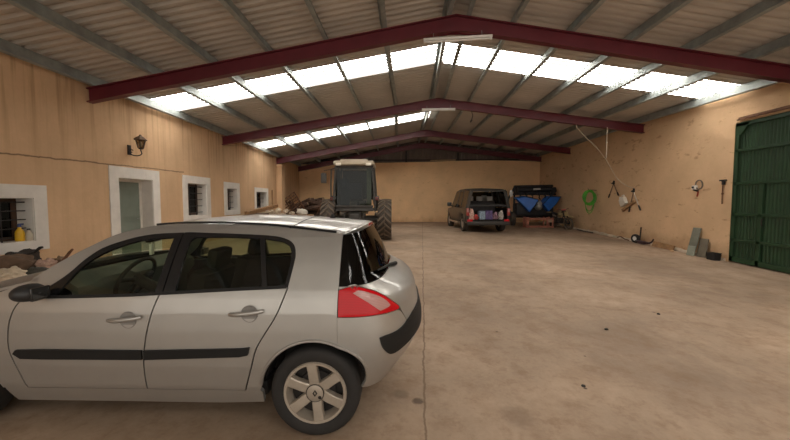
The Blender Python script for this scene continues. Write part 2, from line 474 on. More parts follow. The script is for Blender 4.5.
# roof frames
ORD = ['nearest', 'second', 'third', 'farthest']
for i, F in enumerate(FR[2:6]):
    y, zL, xr, zr, zR = F
    root = thing('roof_frame', ['dark red steel roof frame nearest the camera, over the silver car', 'dark red roof frame second from camera, with the hanging ropes',
                                'dark red roof frame third from camera, ending on the pilaster', 'dark red roof frame farthest back, against the dark gable'][i], 'roof beam', (xr, y, zL), 0, 'red roof frames')
    off = Vector((xr, y, zL))
    for (xa, za, xb, zb) in ((XL + .015, zL, xr, zr), (xr, zr, XR - .015, zR)):
        mb = MB()
        for (lo, hi, w) in ((0, .022, .085), (.022, DB - .022, .010), (DB - .022, DB, .085)):
            mb.prism([(xa, za + lo), (xb, zb + lo), (xb, zb + hi), (xa, za + hi)], lambda u, v, w=w: Vector((u, y - w, v)) - off, (0, 2 * w, 0))
        mb.build('rafter', M['red_steel'], root, smooth=0)
    mb = MB()
    for dy in (-.095, .082):
        mb.prism([(xr - .55, lerp(zr, zL, .55 / (xr - XL)) + .0), (xr - .1, zr - .05), (xr + .1, zr - .05), (xr + .55, lerp(zr, zR, .55 / (XR - xr))),
                  (xr + .55, lerp(zr, zR, .55 / (XR - xr)) + .05), (xr, zr + .05), (xr - .55, lerp(zr, zL, .55 / (xr - XL)) + .05)],
                 lambda u, v: Vector((u, y + dy, v)) - off, (0, .013, 0))
    mb.build('apex_plate', M['red_steel'], root, smooth=0)

# purlins: galvanised Z sections lying on the frames
names = ['ridge', 'first below the ridge', 'second below the ridge', 'third below the ridge', 'fourth below the ridge', 'fifth below the ridge', 'lowest, along the eaves']
for side, offs in ((-1, (.20, 1.62, 2.95, 4.27, 5.6, 6.93, 8.30)), (1, (.30, 1.30, 2.58, 3.88, 5.18, 6.5, 7.95))):
    for k, o in enumerate(offs):
        rows = []
        for F in FR[:-1]:
            y, zL, xr, zr, zR = F
            W = (xr - XL) if side < 0 else (XR - xr); s = o / (8.46 if side < 0 else 8.2)
            x = xr + side * W * s; sl = (zr - zL) / (xr - XL) if side < 0 else (zr - zR) / (XR - xr)
            z = lerp(zr, zL if side < 0 else zR, s) + DB
            e = -side            # bottom flange looks to the ridge
            f = .085
            prof = [(e * f, .018), (e * f, 0), (0, 0), (0, PH), (-e * f, PH), (-e * f, PH - .018), (-e * (f - .006), PH - .018), (-e * (f - .006), PH - .006), (e * .006, PH - .006), (e * .006, .006), (e * (f - .006), .006), (e * (f - .006), .018)]
            yy = y if y > Y0 else Y0 + .05
            yy = yy if F is not FR[-2] else YB - .02
            rows.append([(x + a, yy, z + b + a * e * sl * 1.0) for a, b in prof])
        mb = MB(); mb.grid(rows, closed=True)
        ob = mb.build('roof_purlin', M['galv'], smooth=0)
        tag(ob, 'galvanised steel purlin under the %s roof slope, %s' % ('left' if side < 0 else 'right', names[k] if k else 'beside the ridge'), 'purlin', 'roof purlins')
# ------------------------------------------------------------------ windows and door of the left wall
def surround(mb, y0, y1, z0, z1, w, sill=True, door=False):
    p = .022
    zb = z0 - (w * .75 if sill else 0)
    mb.box2((XL - .02, y0 - w, zb), (XL + p, y0, z1 + w)); mb.box2((XL - .02, y1, zb), (XL + p, y1 + w, z1 + w))
    mb.box2((XL - .02, y0, z1), (XL + p, y1, z1 + w))
    if sill: mb.box2((XL - .02, y0, zb), (XL + p, y1, z0))
    t = .012                      # painted reveals
    mb.box2((XL - WT + .02, y0, z0), (XL, y0 + t, z1)); mb.box2((XL - WT + .02, y1 - t, z0), (XL, y1, z1))
    mb.box2((XL - WT + .02, y0 + t, z1 - t), (XL, y1 - t, z1))
    if sill: mb.box2((XL - WT + .02, y0 + t, z0), (XL, y1 - t, z0 + t))
for nm, (y0, y1, z0, z1) in OPEN.items():
    if nm == 'door_1': continue
    mb = MB(); surround(mb, y0, y1, z0, z1, .25 if nm != 'window_4' else .2)
    r = struct(mb.build(nm, M['white_paint'], smooth=0), 'white painted surround of a barred window in the left wall')
    xb = XL - WT + .05
    mb = MB(); q = .09; O = Vector((0, 0, 0))
    for (a, b, c, d) in ((y0 + .012, y0 + q, z0, z1), (y1 - q, y1 - .012, z0, z1), (y0 + q, y1 - q, z1 - q, z1 - .012), (y0 + q, y1 - q, z0 + .012, z0 + q), ((y0 + y1) / 2 - .04, (y0 + y1) / 2 + .04, z0 + q, z1 - q)):
        mb.box2((xb - .05, a, c), (xb, b, d))
    mb.build('window_frame', M['dark_wood'], r, smooth=0)
    mb = MB(); mb.box2((xb - .035, y0 + q, z0 + q), (xb - .03, y1 - q, z1 - q)); mb.build('pane', M['pane'], r, smooth=0)
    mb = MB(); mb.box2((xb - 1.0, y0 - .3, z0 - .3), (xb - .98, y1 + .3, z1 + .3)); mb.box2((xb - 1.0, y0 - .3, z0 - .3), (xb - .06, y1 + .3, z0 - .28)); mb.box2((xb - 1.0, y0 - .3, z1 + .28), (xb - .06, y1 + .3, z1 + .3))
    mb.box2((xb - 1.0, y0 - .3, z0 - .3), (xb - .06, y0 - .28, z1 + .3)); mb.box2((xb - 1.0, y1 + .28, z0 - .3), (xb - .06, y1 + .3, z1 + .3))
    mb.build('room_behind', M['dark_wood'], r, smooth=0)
    nb = 5 if nm in ('window_1', 'window_2') else 4
    for k in range(nb):
        z = lerp(z0, z1, (k + .5) / nb)
        mb = MB(); mb.cyl((XL - .16, y0 + .01, z), (XL - .16, y1 - .01, z), .011, seg=8)
        mb.build('bar', M['iron'], r)
    for k in range(2):
        y = lerp(y0, y1, (k + 1) / 3); mb = MB(); mb.cyl((XL - .16, y, z0 + .01), (XL - .16, y, z1 - .01), .011, seg=8); mb.build('bar', M['iron'], r)
y0, y1, z0, z1 = OPEN['door_1']; zf = fz(XL, 9)
mb = MB(); surround(mb, y0, y1, zf - .05, z1, .28, sill=False)
r = struct(mb.build('door_1', M['white_paint'], smooth=0), 'grey-green door set deep in a white surround in the left wall')
xb = XL - WT + .05
mb = MB(); mb.box2((xb - .06, y1 - .09, zf), (xb + .02, y1 - .012, z1 - .012)); mb.box2((xb - .06, y0 + .012, zf), (xb + .02, y0 + .08, z1 - .012)); mb.box2((xb - .06, y0 + .08, z1 - .08), (xb + .02, y1 - .09, z1 - .012))
mb.build('door_frame', M['white_paint'], r, smooth=0)
mb = MB(); mb.box2((xb - .05, y0 + .08, zf + .01), (xb, y1 - .09, z1 - .08)); mb.box2((xb, y0 + .22, zf + .2), (xb + .012, y1 - .25, z1 - 1.2), .004); mb.box2((xb, y0 + .22, zf + 1.1), (xb + .012, y1 - .25, z1 - .25), .004)
lf = mb.build('door_leaf', M['door_green'], r, smooth=0)
mb = MB(); mb.cyl((xb, y1 - .16, 1.15), (xb + .05, y1 - .16, 1.15), .012, seg=10); mb.cyl((xb + .05, y1 - .16, 1.15), (xb + .05, y1 - .28, 1.15), .010, seg=10); mb.build('door_handle', M['galv'], lf)

# the green sheeted gate in the right wall, its wicket door and top rail
gy0, gy1, gz0, gz1 = GATE
r = struct(thing('door_2', 'tall dark green ribbed metal gate with a wicket door', 'gate', (XR, gy1, 0)))
off = Vector((XR, gy1, 0)); GX = XR + .055
mb = MB(); rows = [[], []]; y = gy0; k = 0
while y < gy1 - .02:
    d = 0 if k % 4 in (0, 1) else .018
    zb = fz(XR, y) + .02
    for rw, z in zip(rows, (zb, gz1 - .01)): rw.append(Vector((GX + d, y, z)) - off)
    y += .026 if k % 2 else .018; k += 1
mb.solid_grid(rows, (.012, 0, 0)); mb.build('ribbed_sheet', M['green_gate'], r, smooth=0)
def gbar(nm, ya, za, yb, zb, w=.08, d=.05, m='green_gate'):
    mb = MB(); a, b = Vector((GX - d, ya, za)), Vector((GX - d, yb, zb))
    if abs(za - zb) < .4 and abs(ya - yb) > .5: P = [(ya, za - w / 2), (yb, zb - w / 2), (yb, zb + w / 2), (ya, za + w / 2)]
    else: P = [(ya - w / 2, za), (ya + w / 2, za), (yb + w / 2, zb), (yb - w / 2, zb)]
    mb.prism(P, lambda u, v: Vector((GX - d, u, v)) - off, (d - .002, 0, 0)); return mb.build(nm, M[m], r, smooth=0, bevel=.006)
fb = fz(XR, gy1)
for z in (3.06, 2.14, 1.27, .54): gbar('rail', gy1 - .02, z, gy0, z)
gbar('rail', gy1 - .02, fb + .10, gy0, fz(XR, gy0) + .10, .14); gbar('rail', gy1 - .02, gz1 - .06, gy0, gz1 - .06, .10)
gbar('stile', gy1 - .06, fb + .03, gy1 - .06, gz1 - .02, .11); gbar('stile', 9.2, fz(XR, 9.2) + .03, 9.2, 2.14, .11); gbar('stile', 8.22, fz(XR, 8.22) + .03, 8.22, 2.14, .09); gbar('stile', 6.9, fz(XR, 6.9) + .03, 6.9, gz1 - .04, .11)
mb = MB(); mb.prism([(gy1 - .10, 3.80), (gy1 - .10, 3.50), (gy1 - .16, 3.50), (gy1 - .40, 3.80)], lambda u, v: Vector((GX - .05, u, v)) - off, (.045, 0, 0)); mb.build('corner_plate', M['green_gate'], r, smooth=0)
mb = MB(); mb.cyl(Vector((GX - .07, 9.12, 1.0)) - off, Vector((GX - .07, 9.12, 1.16)) - off, .014, seg=8); mb.cyl(Vector((GX - .07, 9.12, 1.0)) - off, Vector((GX - .02, 9.12, 1.0)) - off, .012, seg=8); mb.cyl(Vector((GX - .07, 9.12, 1.16)) - off, Vector((GX - .02, 9.12, 1.16)) - off, .012, seg=8)
mb.build('door_handle', M['iron'], r)
mb = MB(); mb.box2((XR - .05, 5.0, 3.90), (XR + .0, 9.86, 3.97), .01); mb.box2((XR - .09, 5.0, 3.885), (XR - .05, 9.86, 3.915))
struct(mb.build('trim_5', M['rust'], smooth=0), 'rusty sliding rail over the green gate')
mb = MB(); mb.box2((XR + .36, gy0 - .2, -.5), (XR + .40, gy1 + .2, 4.1)); struct(mb.build('trim_6', M['iron'], smooth=0), 'dark backing outside the gate')

# ------------------------------------------------------------------ lantern, strip lights, ropes
r = thing('wall_lantern', 'old bracketed wall lantern above the grey-green door', 'lamp', (XL, 8.98, 3.02))
lx, ly = .30, 0.0
mb = MB(); mb.box((.012, -.03, -.02), (.024, .11, .26), bevel=.006); mb.build('wall_plate', M['iron'], r)
mb = MB(); P = [(.02, -.02, -.10)] + [(.02 + .16 * (1 - math.cos(a)), -.02 + .02 * math.sin(a), -.10 - .07 * math.sin(a)) for a in (.6, 1.2, 1.8, 2.4, 3.0)] + [(.30, 0, -.03), (lx, ly, .02)]
mb.tube(P, .014, 8); mb.tube([(.06 + .04 * math.cos(a), -.02, -.04 + .04 * math.sin(a)) for a in [i * .6 for i in range(10)]], .009, 6); mb.build('bracket', M['iron'], r)
lg = glass('lantern_glass', (.55, .48, .38), .8, .15)
mb = MB(); mb.lathe([(.065, .03), (.115, .24)], (lx, ly, 0), 'z', 6); mb.build('lantern_glass', lg, r, smooth=0)
mb = MB()
for k in range(6):
    a = 2 * PI * k / 6; mb.cyl((lx + .067 * math.cos(a), ly + .067 * math.sin(a), .03), (lx + .118 * math.cos(a), ly + .118 * math.sin(a), .24), .007, seg=6)
mb.lathe([(0, 0), (.05, .005), (.072, .03), (.0, .035)], (lx, ly, 0), 'z', 6); mb.build('cage', M['iron'], r, smooth=0)
mb = MB(); mb.lathe([(0, .232), (.118, .235), (.165, .245), (.155, .265), (.10, .31), (.045, .345), (.03, .36), (.03, .375), (.0, .395)], (lx, ly, 0), 'z', 6); mb.build('hood', mat('lantern_metal', (.13, .085, .055), .6, .5, var=.3, scale=14), r, smooth=0)
mb = MB(); mb.lathe([(0, .06), (.03, .08), (.045, .13), (.03, .19), (0, .21)], (lx, ly, 0), 'z', 12); mb.build('bulb', mat('bulb', (.7, .66, .58), .3), r)

def strip_light(x0, x1, y, za, zb, lab):
    L = x1 - x0; r = thing('strip_light', lab, 'light fitting', ((x0 + x1) / 2, y, za), 0, 'fluorescent strip lights')
    tilt = math.atan2(zb - za, L); r.rotation_euler = (0, -tilt, 0)
    mb = MB(); mb.box((0, 0, .035), (L, .075, .05), bevel=.008); mb.build('housing', M['tube_white'], r, smooth=0)
    mb = MB(); mb.cyl((-L / 2 + .06, 0, -.012), (L / 2 - .06, 0, -.012), .019, seg=12); mb.build('tube', M['tube_white'], r)
    for s in (-1, 1):
        mb = MB(); mb.box((s * (L / 2 - .03), 0, .0), (.05, .05, .075), bevel=.006); mb.build('end_cap', M['tube_white'], r, smooth=0)
        mb = MB(); mb.cyl((s * L * .35, 0, .055), (s * L * .35, 0, .17), .006, seg=6); mb.build('hanger', M['galv'], r)
strip_light(.44, 1.95, 7.72, 5.19, 5.26, 'white fluorescent strip light under the apex of nearest red frame')
strip_light(.72, 2.02, 13.5, 5.19, 5.20, 'white fluorescent strip light under the apex of second red frame')

rope_m = mat('rope_fibre', (.52, .42, .30), .9, var=.2, scale=30)
mb = MB(); P = [(6.71, 13.55, 4.62), (6.70, 13.50, 4.48), (7.2, 13.80, 4.18), (7.8, 14.08, 3.82), (8.4, 14.45, 3.40), (8.75, 14.70, 3.08), (9.10, 14.80, 2.62), (9.25, 14.65, 2.40), (9.33, 14.5, 2.28), (9.36, 14.1, 2.17)]
mb.tube(P, .014, 6); tag(mb.build('hanging_rope', rope_m), 'thin rope slanting from second red frame down to the right wall tools', 'rope')
mb = MB(); P = [(7.90, 13.55, 4.50), (7.90, 13.56, 3.9), (7.905, 13.55, 3.6), (7.90, 13.56, 3.32)]
mb.tube(P, .013, 6); mb.tube([(7.90, 13.55, 3.95), (7.91, 13.55, 3.90)], .022, 6); tag(mb.build('white_cord', mat('cord_white', (.62, .56, .47), .8)), 'pale cord hanging straight down from right part of second red frame', 'cord')
mb = MB(); P = [(2.66, 13.61, 5.20), (2.66, 13.53, 5.12), (2.70, 13.5, 4.98), (2.66, 13.5, 4.82), (2.60, 13.5, 4.74), (2.62, 13.52, 4.71), (2.68, 13.5, 4.80)]
mb.tube(P, .012, 6); tag(mb.build('loose_wire', M['black_plastic']), 'short dark loose wire dangling below second red frame right of ridge', 'wire')

# ------------------------------------------------------------------ things on and along the right wall
r = thing('garden_hose', 'bright green garden hose coiled on a hook on the right wall', 'hose', (XR, 16.75, 1.1)); o = Vector(r.location)
gm = mat('green_hose', (.07, .34, .03), .45, var=.2)
rnd = random.Random(11); mb = MB()
P = []
for k in range(7 * 20):
    a = 2 * PI * k / 20; lp = k // 20; rr = .25 + .018 * (lp % 3)
    cy = 16.77 + .03 * math.sin(lp * 2.1); cz = 1.86 - .015 * lp
    P.append((XR - .36 + .30 * math.sin(a) * rr / .25 + .01 * math.sin(a * 2 + lp), cy + .30 * rr * math.sin(a) - .02 * lp + .06, cz + rr * 1.22 * math.cos(a)))
for k in range(2 * 20):
    a = 2 * PI * k / 20; lp = k // 20
    P.append((XR - .36 + .26 * math.sin(a), 16.75 + .10 * math.sin(a) - .03 * lp, 1.66 - .06 * lp + (.50 + .05 * lp) * math.cos(a)))
mb.tube([Vector(p) - o for p in P], .017, 6); mb.build('hose_coil', gm, r)
mb = MB(); mb.cyl(Vector((XR - .001, 16.81, 2.17)) - o, Vector((XR - .42, 16.77, 2.19)) - o, .014, seg=8); mb.cyl(Vector((XR - .42, 16.77, 2.19)) - o, Vector((XR - .43, 16.77, 2.26)) - o, .012, seg=8); mb.build('hook', M['iron'], r)

def loppers(nm, lab, y, z, ends, hm, blades=True):
    r = thing(nm, lab, 'tool', (XR, y, z), 0, None); o = Vector(r.location); x = XR - .05
    mb = MB(); mb.cyl(Vector((XR - .001, y, z + .02)) - o, Vector((XR - .12, y, z + .04)) - o, .012, seg=8); mb.build('nail', M['iron'], r)
    mb = MB(); mb.box((-.055, 0, .05), (.03, .10, .16), (.2, 0, 0), .01); mb.box((-.06, .06, .02), (.025, .17, .055), (-.15, 0, 0), .01); mb.cyl((-.09, 0, 0), (-.03, 0, 0), .035, seg=12); mb.build('blade_head', M['iron'], r)
    for (ey, ez), m in zip(ends, hm):
        d = Vector((0, ey - y, ez - z)); a = Vector((-.055, 0, 0))
        mb = MB(); mb.tube([a, a + d * .76], [.016, .019], 8); h = mb.build('handle', m, r)
        mb = MB(); mb.tube([a + d * .74, a + d * .80, a + d * .97, a + d], [.026, .030, .030, .02], 8); mb.build('grip', M['iron'], r)
dirty = mat('dirty_handle', (.17, .11, .07), .7, var=.2)
whm = mat('white_handle', (.62, .56, .47), .5)
loppers('loppers', 'pair of dark-handled loppers hung nearest the green hose', 15.39, 2.42, [(15.74, 1.80), (15.02, 1.88)], [dirty, dirty])
loppers('loppers', 'loppers with one white handle hung beside the white jug', 14.06, 2.03, [(13.62, 1.28), (14.30, 1.20)], [whm, dirty])
# white jug hung between them
r = thing('plastic_jug', 'dirty white plastic jug hanging between the two loppers', 'jug', (XR - .14, 14.55, 1.62)); r.rotation_euler = (-.5, 0, 0)
jm = mat('jug_white', (.66, .61, .52), .5, var=.1)
mb = MB(); mb.box((0, 0, 0), (.16, .34, .34), bevel=.05); mb.lathe([(.05, .16), (.05, .22), (.0, .22)], (0, .08, 0), 'z', 12); mb.build('body', jm, r, smooth=50)
mb = MB(); mb.tube([(0, -.14, .14), (0, -.15, .24), (0, -.05, .27), (0, .03, .2)], .018, 8); mb.build('handle', jm, r)
mb = MB(); mb.cyl((0, .08, .20), (0, .08, .25), .056, seg=14); mb.build('cap', M['tube_white'], r)
r = thing('wooden_bracket', 'brown slanting wooden board nailed under the white jug', 'board', (XR, 14.32, 1.45)); o = Vector(r.location)
mb = MB(); mb.box(Vector((XR - .055, 14.33, 1.44)) - o, (.10, .84, .11), (-.48, 0, 0), .01); mb.build('board', M['wood'], r, smooth=0)
mb = MB(); mb.cyl(Vector((XR - .001, 14.5, 1.40)) - o, Vector((XR - .12, 14.5, 1.40)) - o, .01, seg=6); mb.build('nail', M['iron'], r)

# coil of cable with a little white cup and a red tool
mb = MB(); P = []
for k in range(5 * 18):
    a = 2 * PI * k / 18; P.append((XR - .035 - .006 * (k // 18), 11.02 + (.125 + .008 * math.sin(k * .7)) * math.sin(a), 2.16 + (.145 + .008 * math.cos(k * .5)) * math.cos(a)))
mb.tube(P, .012, 6); tag(mb.build('cable_coil', mat('grey_cable', (.16, .13, .10), .6)), 'small ring of dark cable hung on the right wall near gate', 'cable')
r = thing('junction_box', 'small white electrical box below the cable ring on right wall', 'electrical box', (XR, 11.17, 2.05))
mb = MB(); mb.box((-.05, 0, .03), (.10, .13, .13), bevel=.015); mb.build('box', M['tube_white'], r); mb = MB(); mb.cyl((-.10, 0, .03), (-.125, 0, .03), .035, seg=14); mb.build('socket', M['black_plastic'], r); mb = MB(); mb.box((-.025, .0, -.06), (.05, .16, .05), (.3, 0, 0), .01); mb.build('bracket', M['iron'], r)
r = thing('hand_pruner', 'small red-handled tool hanging below white electrical box', 'tool', (XR, 11.08, 1.95))
mb = MB(); mb.tube([(-.018, -.01, 0), (-.018, .02, -.12), (-.018, .03, -.17)], [.02, .022, .012], 8); mb.build('handle', mat('red_handle', (.35, .06, .03), .5), r); mb = MB(); mb.tube([(-.03, -.01, 0), (-.03, -.02, .06), (-.03, -.06, .1)], [.016, .014, .006], 6); mb.build('blade', M['iron'], r)
r = thing('iron_bar', 'long rusty T-headed iron rod hanging beside the green gate', 'iron rod', (XR, 10.22, 1.56))
mb = MB(); mb.tube([(-.04, 0, 0), (-.04, .005, .3), (-.04, 0, .68)], .014, 8); mb.build('rod', M['rust'], r)
mb = MB(); mb.box((-.045, 0, .69), (.05, .20, .045), bevel=.01); mb.box((-.045, -.02, .62), (.04, .09, .12), bevel=.012); mb.build('head', M['iron'], r)
mb = MB(); mb.box((-.04, 0, .30), (.035, .05, .05), bevel=.01); mb.build('collar', M['rust'], r)
mb = MB(); mb.cyl((.012, .0, .66), (-.10, 0, .67), .010, seg=6); mb.build('nail', M['iron'], r)

# boards leaning by the gate, black tub
def leaning(nm, lab, cat, ya, yb, h, skew, lean, thick, m, x0=XR - .34, grp=None):
    z = min(fz(x0, ya), fz(x0, yb)) + .01
    r = MB(); A = [(ya, 0), (yb, 0), (yb + skew, h), (ya + skew, h)]
    r.prism(A, lambda u, v: (x0 + lean * v / h, u, z + v), (thick, 0, 0)); ob = r.build(nm, m, smooth=0, bevel=.006)
    return tag(ob, lab, cat, grp)
gb = mat('grey_board', (.155, .155, .12), .8, var=.2, scale=4); gb2 = mat('brown_board', (.15, .125, .09), .85, var=.2, scale=4); gb3 = mat('pale_board', (.27, .29, .235), .8, var=.15, scale=4)
leaning('board', 'tall grey-green board leaning on right wall, the highest of three', 'board', 10.785, 11.075, .86, .09, .26, .03, gb, XR - .305, 'boards leaning by the gate')
leaning('board', 'wide brown-grey board leaning on right wall beside black tub', 'board', 10.46, 10.765, .55, .13, .19, .03, gb2, XR - .24, 'boards leaning by the gate')
leaning('board', 'small pale green board leaning in front of the tall board', 'board', 10.73, 11.0, .30, .0, .045, .025, gb3, XR - .36, 'boards leaning by the gate')
z = fz(9.1, 10.4); r = thing('rubber_tub', 'low black tub on the floor by the green gate', 'tub', (9.17, 10.20, z - .01))
mb = MB(); rows = []
for k_, h_ in ((.001, 0), (.88, 0), (.93, .02), (1.0, .19), (1.06, .195), (1.06, .215), (.97, .215), (.88, .04), (.001, .035)):
    row = []
    for q_ in range(28):
        a_ = 2 * PI * q_ / 28; c_, s_ = math.cos(a_), math.sin(a_)
        row.append((.12 * k_ * abs(c_) ** .35 * (1 if c_ > 0 else -1), .145 * k_ * abs(s_) ** .35 * (1 if s_ > 0 else -1), h_))
    rows.append(row)
mb.grid(rows, closed=True); mb.build('body', M['rubber'], r)
for s in (-1, 1):
    mb = MB(); mb.tube([(-.06, s * .150, .17), (-.05, s * .185, .16), (.05, s * .185, .16), (.06, s * .150, .17)], .012, 8); mb.build('handle', M['rubber'], r)

# low clutter along the foot of the wall
x = 9.16
z = fz(x, 13.6); r = thing('small_wheel', 'small dark wheel with pale hub lying against right wall', 'wheel', (x, 13.58, z + .175)); r.rotation_euler = (0, 0, .25)
mb = MB(); mb.lathe([(.085, -.05), (.13, -.06), (.165, -.045), (.172, 0), (.165, .045), (.13, .06), (.085, .05)], (0, 0, 0), 'x', 24, closed=True); mb.build('tyre', M['rubber'], r)
mb = MB(); mb.lathe([(.0, -.03), (.086, -.045), (.086, .045), (.0, .03)], (0, 0, 0), 'x', 20); mb.build('hub', M['tube_white'], r)
z = fz(x, 13.2); r = thing('jack_lever', 'dark floor jack with upright lever beside the small wheel', 'jack', (9.17, 13.25, z + .02))
mb = MB(); mb.box((0, .0, .06), (.18, .5, .09), (.05, 0, 0), .015); mb.tube([(0, -.2, .06), (0, -.42, .07), (-.02, -.58, .14), (-.03, -.66, .24)], [.03, .035, .03, .025], 8); mb.build('body', mat('dark_purple_iron', (.05, .025, .03), .5, .3), r)
mb = MB(); mb.tube([(.02, .14, .08), (.05, .15, .35), (.06, .14, .62)], .024, 8); mb.build('lever', M['iron'], r)
for s in (-1, 1):
    mb = MB(); mb.lathe([(.0, -.02), (.045, -.02), (.045, .02), (.0, .02)], (s * .09, .18, .04), 'x', 14); mb.build('wheel', M['iron'], r)
mb = MB(); mb.tube([(9.15, 13.95, fz(9.15, 13.9) + .05), (9.14, 14.2, fz(9, 14.2) + .06), (9.17, 14.5, fz(9, 14.5) + .13), (9.14, 14.7, fz(9, 14.7) + .07)], .022, 8)
tag(mb.build('bent_pipe', M['rust']), 'short bent rusty pipe on the floor beyond the small wheel', 'pipe')
mb = MB(); za, zb = fz(9.1, 12.7) + .005, fz(9.1, 11.75) + .005
mb.prism([(12.72, za), (11.72, zb), (11.70, zb + .17), (12.70, za + .19)], lambda u, v: (9.20 + (v - .1) * .3, u, v), (.04, 0, 0))
tag(mb.build('plank', M['wood'], smooth=0, bevel=.006), 'brown wooden plank on edge along the foot of right wall', 'plank')
mb = MB(); mb.lump((9.05, 11.6, fz(9.05, 11.6) + .02), (.05, .07, .035), 3); tag(mb.build('stone', M['plaster_right']), 'small pale stone at the foot of the right wall', 'stone')
_MC = {}
def mat_once(nm, col, rough=.45, metal=0.0):
    if nm not in _MC: _MC[nm] = mat(nm, col, rough, metal)
    return _MC[nm]
# ------------------------------------------------------------------ the silver hatchback (metres, nose towards -x)
YC = 3.14
HZ = [(.0, .78), (.18, .80), (.25, .83), (.35, .865), (.5, .885), (.62, .89), (.75, .888), (.88, .88), (.97, .86), (1.03, .835), (1.1, .80), (1.2, .75), (1.3, .695), (1.38, .645), (1.43, .60), (1.47, .55), (1.6, .3)]
XRE = [(.0, -.25), (.2, -.16), (.3, -.07), (.38, .00), (.46, .075), (.53, .12), (.6, .155), (.68, .155), (.75, .14), (.82, .125), (.9, .11), (.97, .08), (1.02, .02), (1.06, -.08), (1.09, -.14), (1.2, -.18), (1.3, -.23), (1.4, -.29), (1.46, -.32), (1.6, -.4)]
XFE = [(.0, -3.85), (.2, -3.96), (.3, -4.02), (.45, -4.05), (.6, -4.04), (.7, -3.99), (.8, -3.86), (.95, -3.6), (1.1, -3.4), (1.6, -3.36)]
XC, XFC, SL = -.43, -3.32, .95
CO = Vector((-1.95, YC, 0))
def S(t, z, off=0.0):
    h = itp(HZ, z) - off; n = 2.5
    if t > XC:
        a = min((t - XC) / SL, 1) * PI / 2; xr = itp(XRE, z) - off
        return Vector((XC + (xr - XC) * max(0, math.sin(a)) ** (2 / n), YC - h * max(0, math.cos(a)) ** (2 / n), z)) - CO
    if t < XFC:
        a = min((XFC - t) / SL, 1) * PI / 2; xf = itp(XFE, z) + off
        return Vector((XFC + (xf - XFC) * max(0, math.sin(a)) ** (2 / n), YC - h * max(0, math.cos(a)) ** (2 / n), z)) - CO
    return Vector((t, YC - h, z)) - CO
TR, TF = XC + SL, XFC - SL              # t on the centre line, rear and front
def clip(poly, ax, val, keep_less):
    out = []; n = len(poly)
    for i in range(n):
        a, b = poly[i], poly[(i + 1) % n]
        ia = (a[ax] <= val) if keep_less else (a[ax] >= val); ib = (b[ax] <= val) if keep_less else (b[ax] >= val)
        if ia: out.append(a)
        if ia != ib:
            k = (val - a[ax]) / (b[ax] - a[ax]); q = [a[0] + k * (b[0] - a[0]), a[1] + k * (b[1] - a[1])]; q[ax] = val; out.append(tuple(q))
    return out
from mathutils.geometry import tessellate_polygon
def panel(mb, poly, off=0.0, thick=.018, cell=.045, side=1, f=None, holes=()):
    """tessellate an outline drawn in (t, z) on the body surface; side -1 = other flank, 0 = both joined"""
    loops = [[tuple(p) for p in poly]] + [[tuple(p) for p in h] for h in holes]
    flat = [p for l in loops for p in l]
    tris = [[flat[i] for i in t] for t in tessellate_polygon([[Vector((p[0], p[1], 0)) for p in l] for l in loops])]
    poly = loops[0]
    t0, t1 = min(p[0] for p in poly), max(p[0] for p in poly); z0, z1 = min(p[1] for p in poly), max(p[1] for p in poly)
    b2 = bmesh.new(); V = {}
    def vert(p, o, s):
        k = (round(p[0], 4), round(p[1], 4), o, s)
        if k not in V:
            q = (f or S)(p[0], p[1], o)
            if s < 0: q = Vector((q.x, -q.y, q.z))
            V[k] = b2.verts.new(q)
        return V[k]
    for s in ((1, -1) if side == 0 else (side,)):
        for tri in tris:
            ar = sum(tri[m][0] * tri[(m + 1) % 3][1] - tri[(m + 1) % 3][0] * tri[m][1] for m in range(3)) / 2
            if abs(ar) < 1e-8: continue
            if ar < 0: tri = tri[::-1]
            i0 = math.floor((min(p[0] for p in tri) - t0) / cell); i1 = math.floor((max(p[0] for p in tri) - t0) / cell)
            j0 = math.floor((min(p[1] for p in tri) - z0) / cell); j1 = math.floor((max(p[1] for p in tri) - z0) / cell)
            for i in range(i0, i1 + 1):
                col = clip(clip(tri, 0, t0 + i * cell, False), 0, t0 + (i + 1) * cell, True)
                if len(col) < 3: continue
                for j in range(j0, j1 + 1):
                    pc = clip(clip(col, 1, z0 + j * cell, False), 1, z0 + (j + 1) * cell, True)
                    q = []
                    for p in pc:
                        k = (round(p[0], 4), round(p[1], 4))
                        if k not in q: q.append(k)
                    if len(q) < 3: continue
                    ar = sum(q[m][0] * q[(m + 1) % len(q)][1] - q[(m + 1) % len(q)][0] * q[m][1] for m in range(len(q))) / 2
                    if abs(ar) < 1e-8: continue
                    try: b2.faces.new([vert(k, off, s) for k in (q if s > 0 else q[::-1])])
                    except ValueError: pass
    bmesh.ops.dissolve_degenerate(b2, edges=b2.edges[:], dist=.0002)
    if side == 0: bmesh.ops.remove_doubles(b2, verts=b2.verts[:], dist=.0006)
    if thick:
        # close the sheet: a copy moved inwards, joined along open edges
        bmesh.ops.recalc_face_normals(b2, faces=b2.faces[:])
        inn = {v: None for v in b2.verts}
        b2.normal_update()
        cen = Vector((-1.0, 0, .7))
        flip = sum(((fc.calc_center_median() - cen).dot(fc.normal)) for fc in b2.faces) < 0
        if flip: bmesh.ops.reverse_faces(b2, faces=b2.faces[:])
        b2.normal_update()
        bord = [e for e in b2.edges if len(e.link_faces) == 1]
        for v in list(inn): inn[v] = b2.verts.new(v.co - v.normal * thick)
        fs = list(b2.faces)
        for fc in fs:
            try: b2.faces.new([inn[v] for v in reversed(fc.verts)])
            except ValueError: pass
        for e in bord:
            lf = e.link_faces[0]; a, b = e.verts
            vs = list(lf.verts); i = vs.index(a)
            if vs[(i + 1) % len(vs)] == b: a, b = b, a
            try: b2.faces.new((a, b, inn[b], inn[a]))
            except ValueError: pass
    mb.merge(b2); return mb
